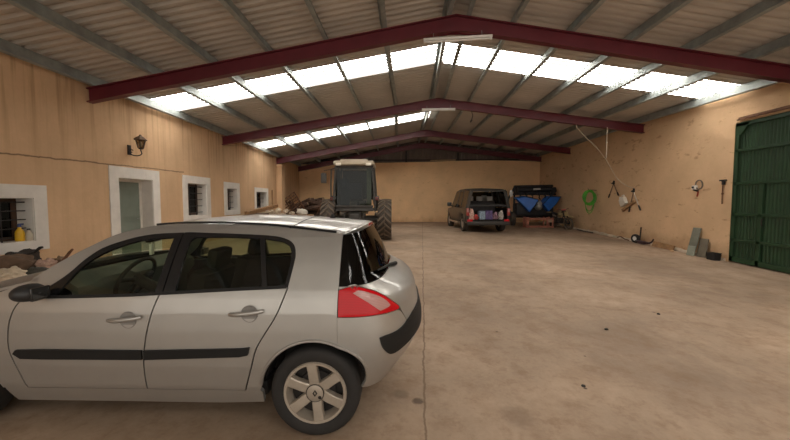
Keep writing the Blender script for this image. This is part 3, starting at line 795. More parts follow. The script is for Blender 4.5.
def car_part(name, poly, m, parent, off=0.0, thick=.018, cell=.045, side=1, f=None, holes=()):
    mb = MB(); panel(mb, poly, off, thick, cell, side, f, holes)
    return mb.build(name, m, parent, smooth=38, wnorm=False)
def arc(cx, cz, r, a0, a1, n=18):
    return [(cx + r * math.cos(math.radians(lerp(a0, a1, i / n))), cz + r * math.sin(math.radians(lerp(a0, a1, i / n)))) for i in range(n + 1)]
def curve(P, n=5):
    """Catmull-Rom through points"""
    out = []
    for i in range(len(P) - 1):
        p0, p1, p2, p3 = P[max(i - 1, 0)], P[i], P[i + 1], P[min(i + 2, len(P) - 1)]
        for k in range(n):
            t = k / n
            out.append(tuple(.5 * (2 * b + (c - a) * t + (2 * a - 5 * b + 4 * c - d) * t * t + (3 * b - a - 3 * c + d) * t ** 3) for a, b, c, d in zip(p0, p1, p2, p3)))
    out.append(tuple(P[-1])); return out

def paint():
    m, nt, b = newmat('silver_paint')
    c = objc(nt); f = noise_tex(nt, c, 1.6, 4, .6); r = ramp(nt, .3, .7); nt.links.new(f, r.inputs[0])
    nt.links.new(mixc(nt, r.outputs[0], (.38, .365, .345), (.44, .425, .40)), b.inputs['Base Color'])
    b.inputs['Metallic'].default_value = .7; b.inputs['Roughness'].default_value = .36
    b.inputs['Coat Weight'].default_value = .5; b.inputs['Coat Roughness'].default_value = .05
    # dust dulls the clear coat
    g = noise_tex(nt, c, 5, 5, .6); rr = nt.nodes.new('ShaderNodeMapRange'); rr.inputs[3].default_value = .36; rr.inputs[4].default_value = .48
    nt.links.new(g, rr.inputs[0]); nt.links.new(rr.outputs[0], b.inputs['Roughness'])
    return m
SIL = paint()
TRIM = mat('grey_black_trim', (.009, .0088, .0088), .6, var=.15, scale=10, spec=.3)
GBLK = mat('gloss_black', (.010, .010, .011), .18, var=.05)
CLOTH = mat('dark_seat_cloth', (.022, .019, .018), .9, var=.2, scale=20)
DASH = mat('dash_grey', (.10, .10, .095), .75, var=.1)
GL_F = glass('side_glass', (.80, .86, .70)); GL_R = glass('tinted_rear_glass', (.50, .56, .42)); GL_H = glass('dark_hatch_glass', (.10, .10, .09), .7, .01)
def lampmat(nm, col, em=0.0):
    m, nt, b = newmat(nm); c = objc(nt)
    w = nt.nodes.new('ShaderNodeTexWave'); w.inputs['Scale'].default_value = 30; w.bands_direction = 'Z'; nt.links.new(c, w.inputs[0])
    nt.links.new(mixc(nt, mathn(nt, 'MULTIPLY', w.outputs[0], .35), col, tuple(x * .55 for x in col)), b.inputs['Base Color'])
    b.inputs['Roughness'].default_value = .16; b.inputs['Coat Weight'].default_value = .0; b.inputs['Specular IOR Level'].default_value = .35
    return m
LRED = lampmat('red_lens', (.52, .004, .010)); LCLR = lampmat('clear_lens', (.46, .25, .23)); LWHT = lampmat('headlamp_lens', (.55, .57, .58))
ALLOY = mat('wheel_silver', (.40, .345, .285), .38, .35, var=.12, scale=9)

car = thing('hatchback_car', 'silver five-door hatchback parked in the left foreground, seen from its left side', 'car', tuple(CO))
AX_R, AX_F, AZ = -.61, -3.235, .315
g = .005
shB = curve([(-1.695, .992), (-1.749, .814), (-1.788, .612), (-1.799, .45), (-1.798, .325)], 4)
shA = curve([(-2.66, .968), (-2.705, .90), (-2.742, .785), (-2.748, .616), (-2.709, .484), (-2.665, .325)], 4)
shR = curve([(-.800, 1.046), (-.835, .94), (-.883, .835), (-.999, .648), (-1.045, .50), (-1.10, .325)], 4)
belt = [(-2.66, .968), (-2.45, .972), (-2.1, .978), (-1.695, .996), (-1.552, 1.006), (-1.2, 1.026), (-.8, 1.046)]
def zbelt(t): return itp(belt, t)
ditch = curve([(-2.643, 1.096), (-2.495, 1.203), (-2.322, 1.309), (-2.143, 1.400), (-1.904, 1.452), (-1.575, 1.468), (-1.137, 1.460), (-.822, 1.436), (-.47, 1.400)], 4)
wtop = curve([(-2.60, .970), (-2.46, 1.075), (-2.391, 1.137), (-2.303, 1.238), (-2.186, 1.318), (-1.94, 1.390), (-1.693, 1.408), (-1.541, 1.410), (-1.025, 1.392), (-.87, 1.368), (-.80, 1.325), (-.777, 1.26), (-.780, 1.19), (-.80, 1.046)], 4)
arcR = arc(AX_R, AZ + .005, .372, 172, 20, 22)      # rear arch, front to back over the top
# doors, both sides
for sd in (1, -1):
    lab = None
    fd = car_part('front_door', [(a + g, z) for a, z in shA] + [(a - g, z) for a, z in shB[::-1]] + [(t, zbelt(t)) for t in (-1.9, -2.1, -2.3, -2.45)], SIL, car, 0, .02, side=sd)
    rd = car_part('rear_door', [(a + g, z) for a, z in shB] + [(-1.1 - g, .325)] + [(a - g, z) for a, z in shR[::-1][1:]] + [(t, zbelt(t)) for t in (-1.0, -1.2, -1.4, -1.55)], SIL, car, 0, .02, side=sd)
    # rubbing strips
    st = car_part('rubbing_strip', [(-2.712, .585), (-2.690, .612), (-2.5, .618), (-1.80, .618), (-1.80, .552), (-2.5, .548), (-2.66, .550)], TRIM, fd, -.014, .016, side=sd)
    st = car_part('rubbing_strip', [(-1.786, .618), (-1.1, .640), (-1.047, .648), (-1.062, .592), (-1.12, .580), (-1.786, .552)], TRIM, rd, -.014, .016, side=sd)
    # handles with their recess
    for dr, hx, hz in ((fd, -1.915, .836), (rd, -1.07, .884)):
        p = S(hx + .02, hz - .01, -.001)
        mb = MB(); mb.lathe([(0, -.001), (.05, -.001), (.058, -.004), (.06, 0)], p, 'y', 20); 
        if sd < 0:
            for v in mb.bm.verts: v.co.y *= -1
        mb.build('handle_recess', mat_once('recess_silver', (.22, .205, .19)), dr)
        a, b = S(hx - .115, hz - .012, -.030), S(hx + .115, hz + .012, -.030)
        mb = MB(); n = 9; P = []; R = []
        for k in range(n):
            u = k / (n - 1); q = a.lerp(b, u); q.y += .024 * (2 * u - 1) ** 4; P.append(q); R.append(.013 + .004 * math.sin(PI * u))
        mb.tube(P, R, 10)
        for v in mb.bm.verts:
            if sd < 0: v.co.y *= -1
        h = mb.build('door_handle', SIL, dr)
    # window frame band (black), glass behind it
    fg = curve([(-2.43, .984), (-2.36, 1.115), (-2.284, 1.205), (-2.165, 1.282), (-1.96, 1.352), (-1.715, 1.374)], 3) + [(-1.722, 1.19), (-1.735, 1.004)]
    rg = [(-1.592, 1.018)] + curve([(-1.590, 1.30), (-1.582, 1.35), (-1.555, 1.376)], 3) + curve([(-1.30, 1.378), (-1.062, 1.368)], 2) + [(-1.02, 1.20), (-.985, 1.045)]
    qg = [(-.95, 1.048), (-.985, 1.20), (-1.025, 1.365)] + curve([(-.90, 1.350), (-.835, 1.318), (-.810, 1.26), (-.808, 1.19), (-.825, 1.055)], 3)
    isp = next(k for k, p in enumerate(wtop) if p[0] > -1.66)
    outF = wtop[:isp] + [(-1.660, 1.409), (-1.682, .998)] + [(t, zbelt(t) + .003) for t in (-1.9, -2.1, -2.3, -2.45)]
    outR = [(-1.652, 1.409)] + wtop[isp:] + [(t, zbelt(t) + .003) for t in (-1.0, -1.2, -1.4, -1.55)] + [(-1.674, .998)]
    car_part('window_frame', outF, GBLK, fd, .004, .02, cell=.03, side=sd, holes=[fg])
    car_part('window_frame', outR, GBLK, rd, .004, .02, cell=.03, side=sd, holes=[rg, qg])
    car_part('window_glass', fg, GL_F, fd, .012, 0, cell=.06, side=sd)
    car_part('window_glass', rg, GL_R, rd, .012, 0, cell=.06, side=sd)
    car_part('quarter_glass', qg, GL_R, rd, .012, 0, cell=.06, side=sd)
    car_part('belt_seal', [(t, zbelt(t) - .004) for t in (-2.60, -2.3, -1.9, -1.552, -1.2, -.81)] + [(t, zbelt(t) + .016) for t in (-.81, -1.2, -1.552, -1.9, -2.3, -2.60)], TRIM, fd, -.006, .01, side=sd)
    # sill, fender, body side with C pillar
    car_part('sill', [(-2.80, .20), (-2.84, .30), (-2.84, .318), (-1.00, .318), (-.985, .30), (-.99, .215), (-1.3, .20)], SIL, car, .004, .03, side=sd)
    arcF = arc(AX_F, AZ + .005, .372, 8, 170, 20)
    car_part('front_wing', [(-2.670, .318), (-2.85, .318)] + arcF + [(-3.63, .40), (-3.60, .62), (-3.62, .72)] + curve([(-3.55, .80), (-3.2, .905), (-2.9, .985), (-2.72, 1.05), (-2.60, 1.105)], 4) + [(-2.58, .975)] + [(a - g, z) for a, z in shA[1:]], SIL, car, 0, .02, side=sd)
    lampTL = (-.449, 1.030)
    side_poly = ditch + [(-.449, 1.395), (-.447, 1.05), lampTL, (-.449, .855), (-.449, .665)] + arc(AX_R, AZ + .005, .372, 64, 172, 14) + [(-1.0, .318), (-1.095, .318)] + [(a + g, z) for a, z in shR[::-1]] + wtop[::-1] + [(-2.62, .99)]
    car_part('body_side', side_poly, SIL, car, 0, .02, cell=.035, side=sd)
    # flared lips of the arches, dark liners
    for nm, ax, fun in (('arch_lip', AX_R, (172, 18)), ('arch_lip', AX_F, (8, 168))):
        mb = MB(); P = []
        for aa, zz in arc(ax, AZ + .005, .377, fun[0], fun[1], 24):
            q = S(aa, zz, -.006); P.append(q)
        mb.tube(P, .011, 8)
        for v in mb.bm.verts:
            if sd < 0: v.co.y *= -1
        mb.build('arch_lip', SIL, car)
        mb = MB(); rows = []
        for aa, zz in arc(ax, AZ + .005, .365, 12, 168, 22):
            rows.append([Vector((aa, YC - .835, zz)) - CO, Vector((aa, YC - .52, zz)) - CO])
        mb.solid_grid(rows, (0, 0, .004)); mb.box(Vector((ax, YC - .50, AZ + .12)) - CO, (.62, .02, .46))
        for v in mb.bm.verts:
            if sd < 0: v.co.y *= -1
        mb.build('wheel_arch_liner', M['black_plastic'], car)
    # tail lamp
    lp = curve([(-.444, 1.029), (-.40, 1.045), (-.329, 1.054), (-.24, 1.036), (-.145, 1.0), (-.06, .94), (.021, .877)], 3) + [(.018, .864), (.002, .861), (-.232, .861), (-.441, .858)]
    tl = car_part('tail_lamp', lp, LRED, car, -.004, .04, cell=.03, side=sd)
    car_part('clear_lens', curve([(-.358, 1.013), (-.32, 1.026), (-.283, 1.026), (-.20, 1.0), (-.148, .976), (-.10, .942), (-.072, .907)], 2) + [(-.10, .897), (-.17, .884), (-.26, .95)], LCLR, tl, -.007, .006, cell=.03, side=sd)
    # door mirror
    mb = MB(); mb.lump((-2.50 - CO.x, 0, 1.035), (.080, .095, .058), 2, .05, 1.2, 3)
    for v in mb.bm.verts: v.co.y += (S(-2.6, 1.0).y - .115)
    mb.tube([S(-2.50, .995, 0), S(-2.52, 1.0, -.08)], [.03, .04], 10)
    for v in mb.bm.verts:
        if sd < 0: v.co.y *= -1
    mm = mb.build('door_mirror', M['black_plastic'], car)
    mb = MB(); q = S(-2.47, 1.02); mb.box((q.x + .040, q.y - .115, 1.035), (.02, .12, .075), bevel=.008)
    for v in mb.bm.verts:
        if sd < 0: v.co.y *= -1
    mb.build('mirror_glass', mat_once('mirror', (.05, .05, .05), .1, .6), mm)
    # head lamp and fog grille
    car_part('head_lamp', curve([(-3.58, .76), (-3.50, .80), (-3.58, .79), (-3.75, .755), (-3.95, .70)], 2) + [(-3.95, .60), (-3.75, .61), (-3.62, .66)], LWHT, car, -.004, .04, cell=.04, side=sd)
    # inner door card so that the gaps are dark
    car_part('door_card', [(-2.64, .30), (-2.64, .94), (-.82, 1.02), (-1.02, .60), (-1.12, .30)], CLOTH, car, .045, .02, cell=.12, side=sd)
# middle pieces that run across
car_part('rear_bumper', [(-.447, .853), (-.43, .853), (-.232, .855), (.0, .855), (.03, .842), (.062, .80), (.095, .742), (.2, .738), (TR, .738), (TR, .30), (.2, .30), (0, .315), (-.2, .335), (-.262, .345)] + arc(AX_R, AZ + .005, .372, 10, 64, 8) + [(-.447, .672)], SIL, car, 0, .02, cell=.04, side=0)
rub = curve([(-.196, .700), (-.15, .708), (-.093, .712), (-.013, .722), (.06, .742), (.095, .756)], 2) + [(.2, .785), (.32, .795), (TR, .795), (TR, .625), (.34, .622), (.22, .617), (.13, .608)] + curve([(.044, .582), (-.055, .560), (-.122, .574), (-.174, .626), (-.196, .700)], 3)[:-1]
car_part('bumper_insert', rub, TRIM, car, -.012, .016, cell=.04, side=0)
hatch = [(-.445, 1.052), (-.444, 1.034)] + curve([(-.40, 1.050), (-.329, 1.060), (-.24, 1.043), (-.145, 1.007), (-.055, .945), (.026, .880)], 3) + [(.036, .862), (.066, .806), (.100, .746), (.2, .744), (TR, .744), (TR, 1.085), (.25, 1.075), (0, 1.065), (-.2, 1.058)]
tg = car_part('tailgate', hatch, SIL, car, 0, .02, cell=.03, side=0)
car_part('rear_window', [(-.444, 1.056), (-.2, 1.062), (0, 1.069), (.25, 1.079), (TR, 1.089), (TR, 1.415), (0, 1.412), (-.30, 1.402), (-.446, 1.393)], GL_H, tg, .004, .004, cell=.04, side=0)
# roof, windscreen, bonnet
def dpt(r):
    k = r * (len(ditch) - 1); i = min(int(k), len(ditch) - 2); f = k - i
    return lerp(ditch[i][0], ditch[i + 1][0], f), lerp(ditch[i][1], ditch[i + 1][1], f)
iw = next(k for k, p in enumerate(ditch) if p[0] > -1.97) / (len(ditch) - 1)
def across(r0, r1, n, bul, crown, m=17, inset=0.0):
    rows = []
    for i in range(n + 1):
        r = lerp(r0, r1, i / n); ex, ez = dpt(r); y0 = itp(HZ, ez) - inset; row = []
        for j in range(m):
            s = -1 + 2 * j / (m - 1); c = 1 - abs(s) ** 2.2
            row.append(Vector((ex + bul(r) * c, YC + s * y0, ez + crown(r) * c)) - CO)
        rows.append(row)
    return rows
crn = lambda r: .010 + .050 * math.sin(PI * .5 * min(1, max(0, (r - iw) / (1 - iw)) * 1.6)) if r > iw else .010
mb = MB(); mb.solid_grid(across(iw, 1.0, 22, lambda r: lerp(-.06, .15, max(0, (r - iw) / (1 - iw)) ** 2), crn), (0, 0, -.018))
rf = mb.build('roof', SIL, car, smooth=40)
mb = MB(); mb.solid_grid(across(.012, iw - .004, 14, lambda r: lerp(-.30, -.06, r / iw), crn, inset=.012), (.004, 0, -.004))
mb.build('windscreen', glass('windscreen', (.86, .92, .84), .6, .02, 1.12), car, smooth=40)
# roof spoiler lip, brake lamp, aerial, seams
mb = MB(); ed = across(.985, 1.0, 1, lambda r: .155, crn)[-1]
mb.solid_grid([[p + Vector((-.05, 0, .004)) for p in ed], [p + Vector((.022, 0, -.006)) for p in ed], [p + Vector((.018, 0, -.030)) for p in ed]], (-.004, 0, -.010)); sp = mb.build('roof_spoiler', SIL, tg, smooth=50)
mb = MB(); e2 = ed[6:11]; mb.solid_grid([[p + Vector((.026, 0, -.006)) for p in e2], [p + Vector((.024, 0, -.027)) for p in e2]], (-.006, 0, 0)); mb.build('high_brake_lamp', LRED, sp)
mb = MB(); q = Vector((-.66, YC + .02, 1.495)) - CO; mb.lathe([(0, .03), (.012, .028), (.022, .008), (.034, -.02)], q, 'z', 12); an = mb.build('aerial_base', TRIM, rf)
mb = MB(); mb.tube([q + Vector((0, 0, .01)), q + Vector((.05, 0, .06))], [.007, .004], 6); mb.build('aerial', TRIM, an)
for s in (-1, 1):
    mb = MB(); P = []
    for i in range(18):
        ex, ez = dpt(lerp(iw, .985, i / 17)); P.append(Vector((ex, YC + s * (itp(HZ, ez) - .012), ez + .012)) - CO)
    mb.tube(P, .009, 6); mb.build('roof_moulding', TRIM, rf)
mb = MB(); row = across(.86, .862, 1, lambda r: .05, crn)[0]; mb.tube([p + Vector((0, 0, .001)) for p in row], .0035, 5); mb.build('roof_seam', TRIM, rf)
mb = MB(); rows = []
for i in range(13):
    u = i / 12; ex = lerp(-2.66, -3.93, u); ez = itp([(0, 1.075), (.25, 1.0), (.6, .90), (.85, .80), (1, .70)], u); hw = itp([(0, .78), (.5, .80), (.8, .70), (1, .52)], u); row = []
    for j in range(15):
        s = -1 + 2 * j / 14; c = 1 - abs(s) ** 2.4; row.append(Vector((ex + lerp(-.24, -.05, u) * c, YC + s * hw, ez + lerp(.03, .05, u) * c)) - CO)
    rows.append(row)
mb.solid_grid(rows, (0, 0, -.02)); mb.build('bonnet', SIL, car, smooth=50)
mb = MB(); rows = []
for u in (0, 1):
    rows.append([Vector((lerp(-2.60, -2.70, u) + lerp(-.24, -.24, u) * (1 - abs(s) ** 2.3), YC + s * .74, lerp(1.085, 1.04, u))) - CO for s in [-1 + j / 7 for j in range(15)]])
mb.solid_grid(rows, (0, 0, -.03)); mb.build('scuttle', TRIM, car)
car_part('front_bumper', [(-3.62, .40), (-3.60, .60), (-3.75, .60), (-3.95, .59), (TF, .585), (TF, .20), (-3.8, .20), (-3.62, .22)], SIL, car, 0, .02, cell=.05, side=0)
car_part('grille', [(-4.0, .595), (-3.97, .68), (TF, .70), (TF, .595)], TRIM, car, .01, .02, cell=.05, side=0)
# rear wiper
P = [S(.26, 1.085, -.012), S(.15, 1.115, -.016), S(-.05, 1.125, -.016), S(-.2, 1.118, -.014)]
P = [Vector((p.x, -p.y, p.z)) if False else p for p in P]
w0 = S(TR, 1.07, -.03); w1 = S(.40, 1.10, -.03); 
mb = MB(); mb.tube([Vector((w0.x, w0.y, w0.z)), Vector((w1.x + .005, w1.y, w1.z)), S(.20, 1.115, -.02), S(.08, 1.12, -.018)], [.018, .014, .010, .006], 8); mb.build('rear_wiper', TRIM, tg)
# floor pan, load bay, engine bay fill
mb = MB(); mb.box2(Vector((-2.85, YC - .72, .20)) - CO, Vector((-1.0, YC + .72, .32)) - CO, .03); mb.box2(Vector((-3.9, YC - .5, .22)) - CO, Vector((-2.8, YC + .5, .80)) - CO, .05)
mb.box2(Vector((-1.05, YC - .5, .30)) - CO, Vector((-.36, YC + .5, .44)) - CO, .04); mb.build('floor_pan', M['black_plastic'], car)
mb = MB(); mb.box2(Vector((-1.0, YC - .70, .72)) - CO, Vector((-.22, YC + .70, .98)) - CO, .04); mb.build('parcel_shelf', CLOTH, car)
mb = MB(); mb.tube([Vector((-.36, YC + .4, .33)) - CO, Vector((-.16, YC + .42, .31)) - CO], .025, 10); mb.build('exhaust_pipe', M['iron'], car)
# cabin
mb = MB(); rows = []
prof = [(-2.84, 1.03), (-2.66, 1.06), (-2.50, 1.05), (-2.42, 1.0), (-2.41, .92), (-2.50, .80), (-2.52, .55)]
mb.solid_grid([[Vector((x, YC + s * .70, z + (.03 if abs(s + .5) < .3 and x > -2.6 and z > .95 else 0))) - CO for s in [-1 + j / 10 for j in range(21)]] for x, z in prof], (-.05, 0, -.03)); dsh = mb.build('dashboard', DASH, car, smooth=50)
mb = MB(); cst = Vector((-2.25, YC - .36, 1.00)) - CO; tl = Matrix.Rotation(math.radians(-62), 3, 'Y')
mb.tube([cst + tl @ Vector((.185 * math.cos(a), .185 * math.sin(a), 0)) for a in [2 * PI * i / 28 for i in range(28)]], .016, 8, closed=True)
for a in (0.1, PI - .1, -PI / 2): mb.tube([cst + tl @ Vector((.0, 0, -.02)), cst + tl @ Vector((.18 * math.sin(a), .18 * math.cos(a), 0))], .018, 6)
mb.tube([cst, cst + tl @ Vector((0, 0, -.25))], .045, 10); mb.build('steering_wheel', TRIM, car)
def seat(cx, cy, w, nm='seat'):
    mb = MB(); mb.box(Vector((cx - .25, cy, .47)) - CO, (.52, w, .16), (0, .12, 0), .05); mb.box(Vector((cx - .2, cy, .36)) - CO, (.4, w * .8, .12), bevel=.02); s = mb.build(nm, CLOTH, car, smooth=50)
    mb = MB(); mb.box(Vector((cx + .07, cy, .80)) - CO, (.14, w, .62), (0, .28, 0), .05); mb.build('backrest', CLOTH, s, smooth=50)
    return s
def headrest(s, cx, cy, z):
    mb = MB(); mb.box(Vector((cx, cy, z)) - CO, (.09, .26, .16), (0, .2, 0), .035)
    for d in (-.06, .06): mb.cyl(Vector((cx - .015, cy + d, z - .16)) - CO, Vector((cx, cy + d, z - .05)) - CO, .008, seg=6)
    mb.build('headrest', CLOTH, s, smooth=50)
for sy in (-.36, .36):
    s = seat(-1.72, YC + sy, .50); headrest(s, -1.53, YC + sy, 1.18)
s = seat(-.95, YC, 1.30, 'rear_seat')
for sy in (-.42, .42): headrest(s, -.76, YC + sy, 1.17)
mb = MB(); mb.box(Vector((-2.37, YC + .02, 1.29)) - CO, (.03, .20, .06), (0, .2, .1), .012); mb.tube([Vector((-2.36, YC, 1.31)) - CO, Vector((-2.33, YC, 1.36)) - CO], .012, 6); rm = mb.build('rear_view_mirror', TRIM, car)
mb = MB(); mb.box(Vector((-2.38, YC + .0, 1.19)) - CO, (.02, .05, .10), (0, 0, .2), .004); mb.tube([Vector((-2.37, YC, 1.29)) - CO, Vector((-2.38, YC, 1.23)) - CO], .004, 5); mb.build('hanging_tag', M['tube_white'], rm)
# black inner roof lining
mb = MB(); mb.solid_grid([[p + Vector((0, 0, -.03)) for p in r] for r in across(iw, .97, 8, lambda r: 0, crn, inset=.05)], (0, 0, -.01)); mb.build('headlining', mat('lining', (.20, .19, .175), .9), car)
# inner dark lining of C pillars
for sd in (1, -1):
    car_part('pillar_lining', [(-.78, 1.02), (-.80, 1.33), (-.47, 1.38), (-.46, .98)], CLOTH, car, .05, .01, cell=.08, side=sd)
    car_part('quarter_lining', [(-1.0, .70), (-.80, 1.02), (-.46, 1.03), (-.46, .70), (-.60, .705), (-.8, .68)], CLOTH, car, .04, .01, cell=.08, side=sd)

def road_wheel(cx, sd, spokes=True):
    """built about its own hub, outer face to -y; sd -1 turns it round"""
    T = .205
    tyre = [(.215, -.085), (.235, -.10), (.275, -.105), (.298, -.096), (.311, -.078), (.315, -.04), (.3155, .0), (.315, .04), (.311, .078), (.298, .096), (.275, .105), (.235, .10), (.215, .085)]
    hub = Vector((cx, YC - .775 * sd, AZ)) - CO
    mb = MB(); mb.lathe(tyre, hub, 'y', 56, closed=True)
    for k in range(3):                               # tread grooves
        pass
    w = mb.build('wheel', M['rubber'], car, smooth=60)
    sg = sd
    mb = MB(); mb.lathe([(.200, -.098), (.216, -.100), (.222, -.090), (.216, -.080), (.205, -.07), (.190, .02), (.19, .08), (.18, .08), (.18, .02), (.192, -.07)], hub, 'y', 48, closed=True, sgn=sg); mb.build('rim', ALLOY, w, smooth=50)
    mb = MB(); mb.lathe([(0, -.01), (.192, -.01), (.192, .0), (0, .0)], hub, 'y', 32, sgn=sg); mb.lathe([(0, -.03), (.13, -.03), (.135, -.02), (.0, -.02)], hub, 'y', 28, sgn=sg); mb.build('brake_disc', M['iron'], w)
    mb = MB()
    for k in range(6):
        a = math.radians(97 + 60 * k)
        ca, sa = math.cos(a), math.sin(a)
        def pt(r, q, h): return hub + Vector((r * ca - q * sa, h * sg, r * sa + q * ca))
        prof = [(.055, .034, -.082), (.10, .034, -.090), (.15, .033, -.094), (.19, .036, -.096), (.206, .046, -.094)]
        fr_, bk = [], []
        rows = [[pt(r, -q, h + .05), pt(r, -q, h + .006), pt(r, -q * .8, h), pt(r, q * .8, h), pt(r, q, h + .006), pt(r, q, h + .05)] for r, q, h in prof]
        mb.grid(rows)
    mb.lathe([(.0, -.094), (.055, -.094), (.062, -.090), (.066, -.075), (.07, -.03)], hub, 'y', 32, sgn=sg)
    mb.build('spoke_face', ALLOY, w, smooth=40)
    mb = MB(); mb.lathe([(.058, -.0955), (.061, -.0965), (.064, -.0925)], hub, 'y', 32, sgn=sg)
    mb.lathe([(0, -.0955), (.012, -.0955), (.012, -.090)], hub + Vector((.033, 0, -.030)), 'y', 14, sgn=sg)
    cp = mb.build('hub_cap_ring', M['iron'], w)
    mb = MB(); n = 4                                     # lozenge badge
    o_, i_ = [(0, .024), (.017, 0), (0, -.024), (-.017, 0)], [(0, .012), (.008, 0), (0, -.012), (-.008, 0)]
    A = [mb.bm.verts.new(hub + Vector((p[0], -.0975 * sg, p[1]))) for p in o_]; B = [mb.bm.verts.new(hub + Vector((p[0], -.0975 * sg, p[1]))) for p in i_]
    C_ = [mb.bm.verts.new(hub + Vector((p[0], -.094 * sg, p[1]))) for p in o_]; D_ = [mb.bm.verts.new(hub + Vector((p[0], -.094 * sg, p[1]))) for p in i_]
    for i in range(4):
        j = (i + 1) % 4; mb.bm.faces.new((A[i], A[j], B[j], B[i])); mb.bm.faces.new((A[i], C_[i], C_[j], A[j])); mb.bm.faces.new((B[i], B[j], D_[j], D_[i]))
    mb.build('badge', M['iron'], w, smooth=0)
for sd in (1, -1):
    for cx in (AX_R, AX_F): road_wheel(cx, sd)
# ------------------------------------------------------------------ tractor (own frame: y away from the camera, origin under the rear axle)
CREAM = mat('tractor_cream', (.42, .35, .26), .6, var=.15, scale=5)
TGREY = mat('tractor_grey', (.06, .055, .05), .6, .2, var=.3, scale=7)
TGREEN = mat('tractor_green', (.34, .37, .20), .55, var=.25, scale=6)
CABGL = glass('cab_glass', (.50, .53, .52), .45); CABSIDE = glass('cab_side_glass', (.30, .33, .22)); CABFRONT = glass('cab_front_glass', (.10, .11, .12))
tz = fz(-1.97, 13.1)
tr = thing('tractor', 'old cab tractor with big lugged rear tyres, standing beyond the silver car', 'tractor', (-1.88, 13.30, tz), math.radians(2)); tr.scale = (1, 1, .96)
def tractor_wheel(cx, cy, R, W, nl, nm='rear_wheel'):
    mb = MB(); h = W / 2
    mb.lathe([(R * .52, -h * .8), (R * .7, -h), (R * .88, -h), (R * .945, -h * .82), (R * .96, 0), (R * .945, h * .82), (R * .88, h), (R * .7, h), (R * .52, h * .8)], (cx, cy, R), 'x', 48, closed=True)
    w = mb.build(nm, M['dusty_rubber'], tr, smooth=50)
    mb = MB()
    for k in range(nl):
        for s in (-1, 1):
            a0 = 2 * PI * (k + (.5 if s > 0 else 0)) / nl; rows = []
            for i in range(5):
                u = i / 4; x = cx + s * lerp(-.02, h * 1.0, u); a = a0 - u * 2 * PI / nl * 1.15; d = .055 / R
                rt, rb = R * lerp(1.0, .985, u), R * .93
                P = [(rb, a - d), (rt, a - d * .7), (rt, a + d * .7), (rb, a + d)]
                rows.append([(x, cy - r * math.cos(t), R + r * math.sin(t)) for r, t in P])
            mb.grid(rows); mb.quad(*rows[0]); mb.quad(*rows[-1])
    mb.build('tread_lugs', mat_once('lug_dust', (.115, .085, .06), .9), w, smooth=0)
    mb = MB(); mb.lathe([(0, -h * .25), (R * .30, -h * .25), (R * .5, -h * .75), (R * .535, -h * .78), (R * .535, h * .78), (R * .5, h * .75), (R * .30, h * .25), (0, h * .25)], (cx, cy, R), 'x', 32); mb.build('wheel_disc', CREAM, w)
    return w
for x in (-.98, 1.16): tractor_wheel(x, 0, .83, .52, 20)
for s in (-1, 1): tractor_wheel(s * .82, 2.35, .52, .34, 18, 'front_wheel')
mb = MB(); mb.cyl((-.95, 0, .83), (.95, 0, .83), .15, seg=16); mb.box((0, .1, .85), (.55, .7, .6), bevel=.08); mb.cyl((0, -.30, .72), (0, -.42, .72), .035, seg=10); mb.box((0, -.28, .95), (.36, .12, .25), bevel=.02); mb.build('rear_axle', TGREY, tr)
for s in (-1, 1):
    mb = MB(); mb.tube([(s * .32, -.1, .62), (s * .38, -.55, .50), (s * .42, -.85, .46)], [.04, .035, .045], 8); mb.tube([(s * .30, -.05, 1.12), (s * .36, -.50, 1.08), (s * .38, -.52, .55)], .025, 8); mb.build('lift_arm', TGREY, tr)
mb = MB(); mb.box((0, 1.75, .82), (.45, 1.6, .5), bevel=.06); mb.build('chassis', TGREY, tr)
mb = MB(); mb.box((0, 1.95, 1.32), (.72, 1.45, .60), bevel=.08); mb.build('bonnet', CREAM, tr)
mb = MB(); mb.box((0, 2.70, 1.25), (.62, .06, .6), bevel=.01); mb.build('grille', TGREY, tr)
for s in (-1, 1):
    mb = MB(); rows = []
    for i in range(13):
        a = math.radians(lerp(60, 150, i / 12)); rows.append([(s * .70, .02 - .93 * math.cos(a) * 1.0, .83 + .93 * math.sin(a)), (s * .92, .02 - .93 * math.cos(a), .83 + .93 * math.sin(a))])
    mb.solid_grid(rows, (0, 0, .02)); mb.prism([(.02 - .93 * math.cos(math.radians(a)), .83 + .93 * math.sin(math.radians(a))) for a in (60, 90, 120, 150)], lambda u, v: (s * .70, u, v), (s * .02, 0, 0)); f = mb.build('mudguard', TGREY, tr)
    mb = MB(); mb.box((s * .84, -.36, 1.66), (.16, .07, .11), bevel=.015); mb.build('rear_lamp', mat_once('dull_red', (.30, .03, .025), .4), f)
mb = MB(); mb.box((0, .45, 1.22), (1.46, 1.7, .10), bevel=.02); mb.box((0, -.30, 1.32), (1.40, .05, .14), bevel=.02); mb.build('cab_base', TGREY, tr)
mb = MB()
for (x, y) in ((-.73, -.38), (.73, -.38), (-.73, 1.25), (.73, 1.25), (-.75, .5), (.75, .5)):
    mb.tube([(x * 1.10, y, 1.15), (x * 1.02, y * .97, 2.2), (x * .94, y * .93, 3.0)], .04 if abs(y) != .5 else .03, 8)
mb.box((0, -.37, 1.37), (1.44, .05, .06)); mb.box((0, -.355, 2.93), (1.40, .05, .10)); mb.build('cab_frame', TGREY, tr)
mb = MB(); mb.box((0, -.36, 2.14), (1.32, .008, 1.50)); mb.build('rear_window', CABGL, tr)
for s in (-1, 1):
    mb = MB(); mb.box((s * .715, .45, 2.28), (.008, 1.6, 1.2)); mb.build('side_window', CABSIDE, tr)
mb = MB(); mb.box((0, 1.2, 2.28), (1.3, .008, 1.3)); mb.build('windscreen', CABFRONT, tr)
mb = MB(); mb.box((0, .40, 3.06), (1.52, 1.95, .16), bevel=.06); mb.box((0, .40, 3.0), (1.46, 1.84, .06), bevel=.02); rf_ = mb.build('cab_roof', CREAM, tr)
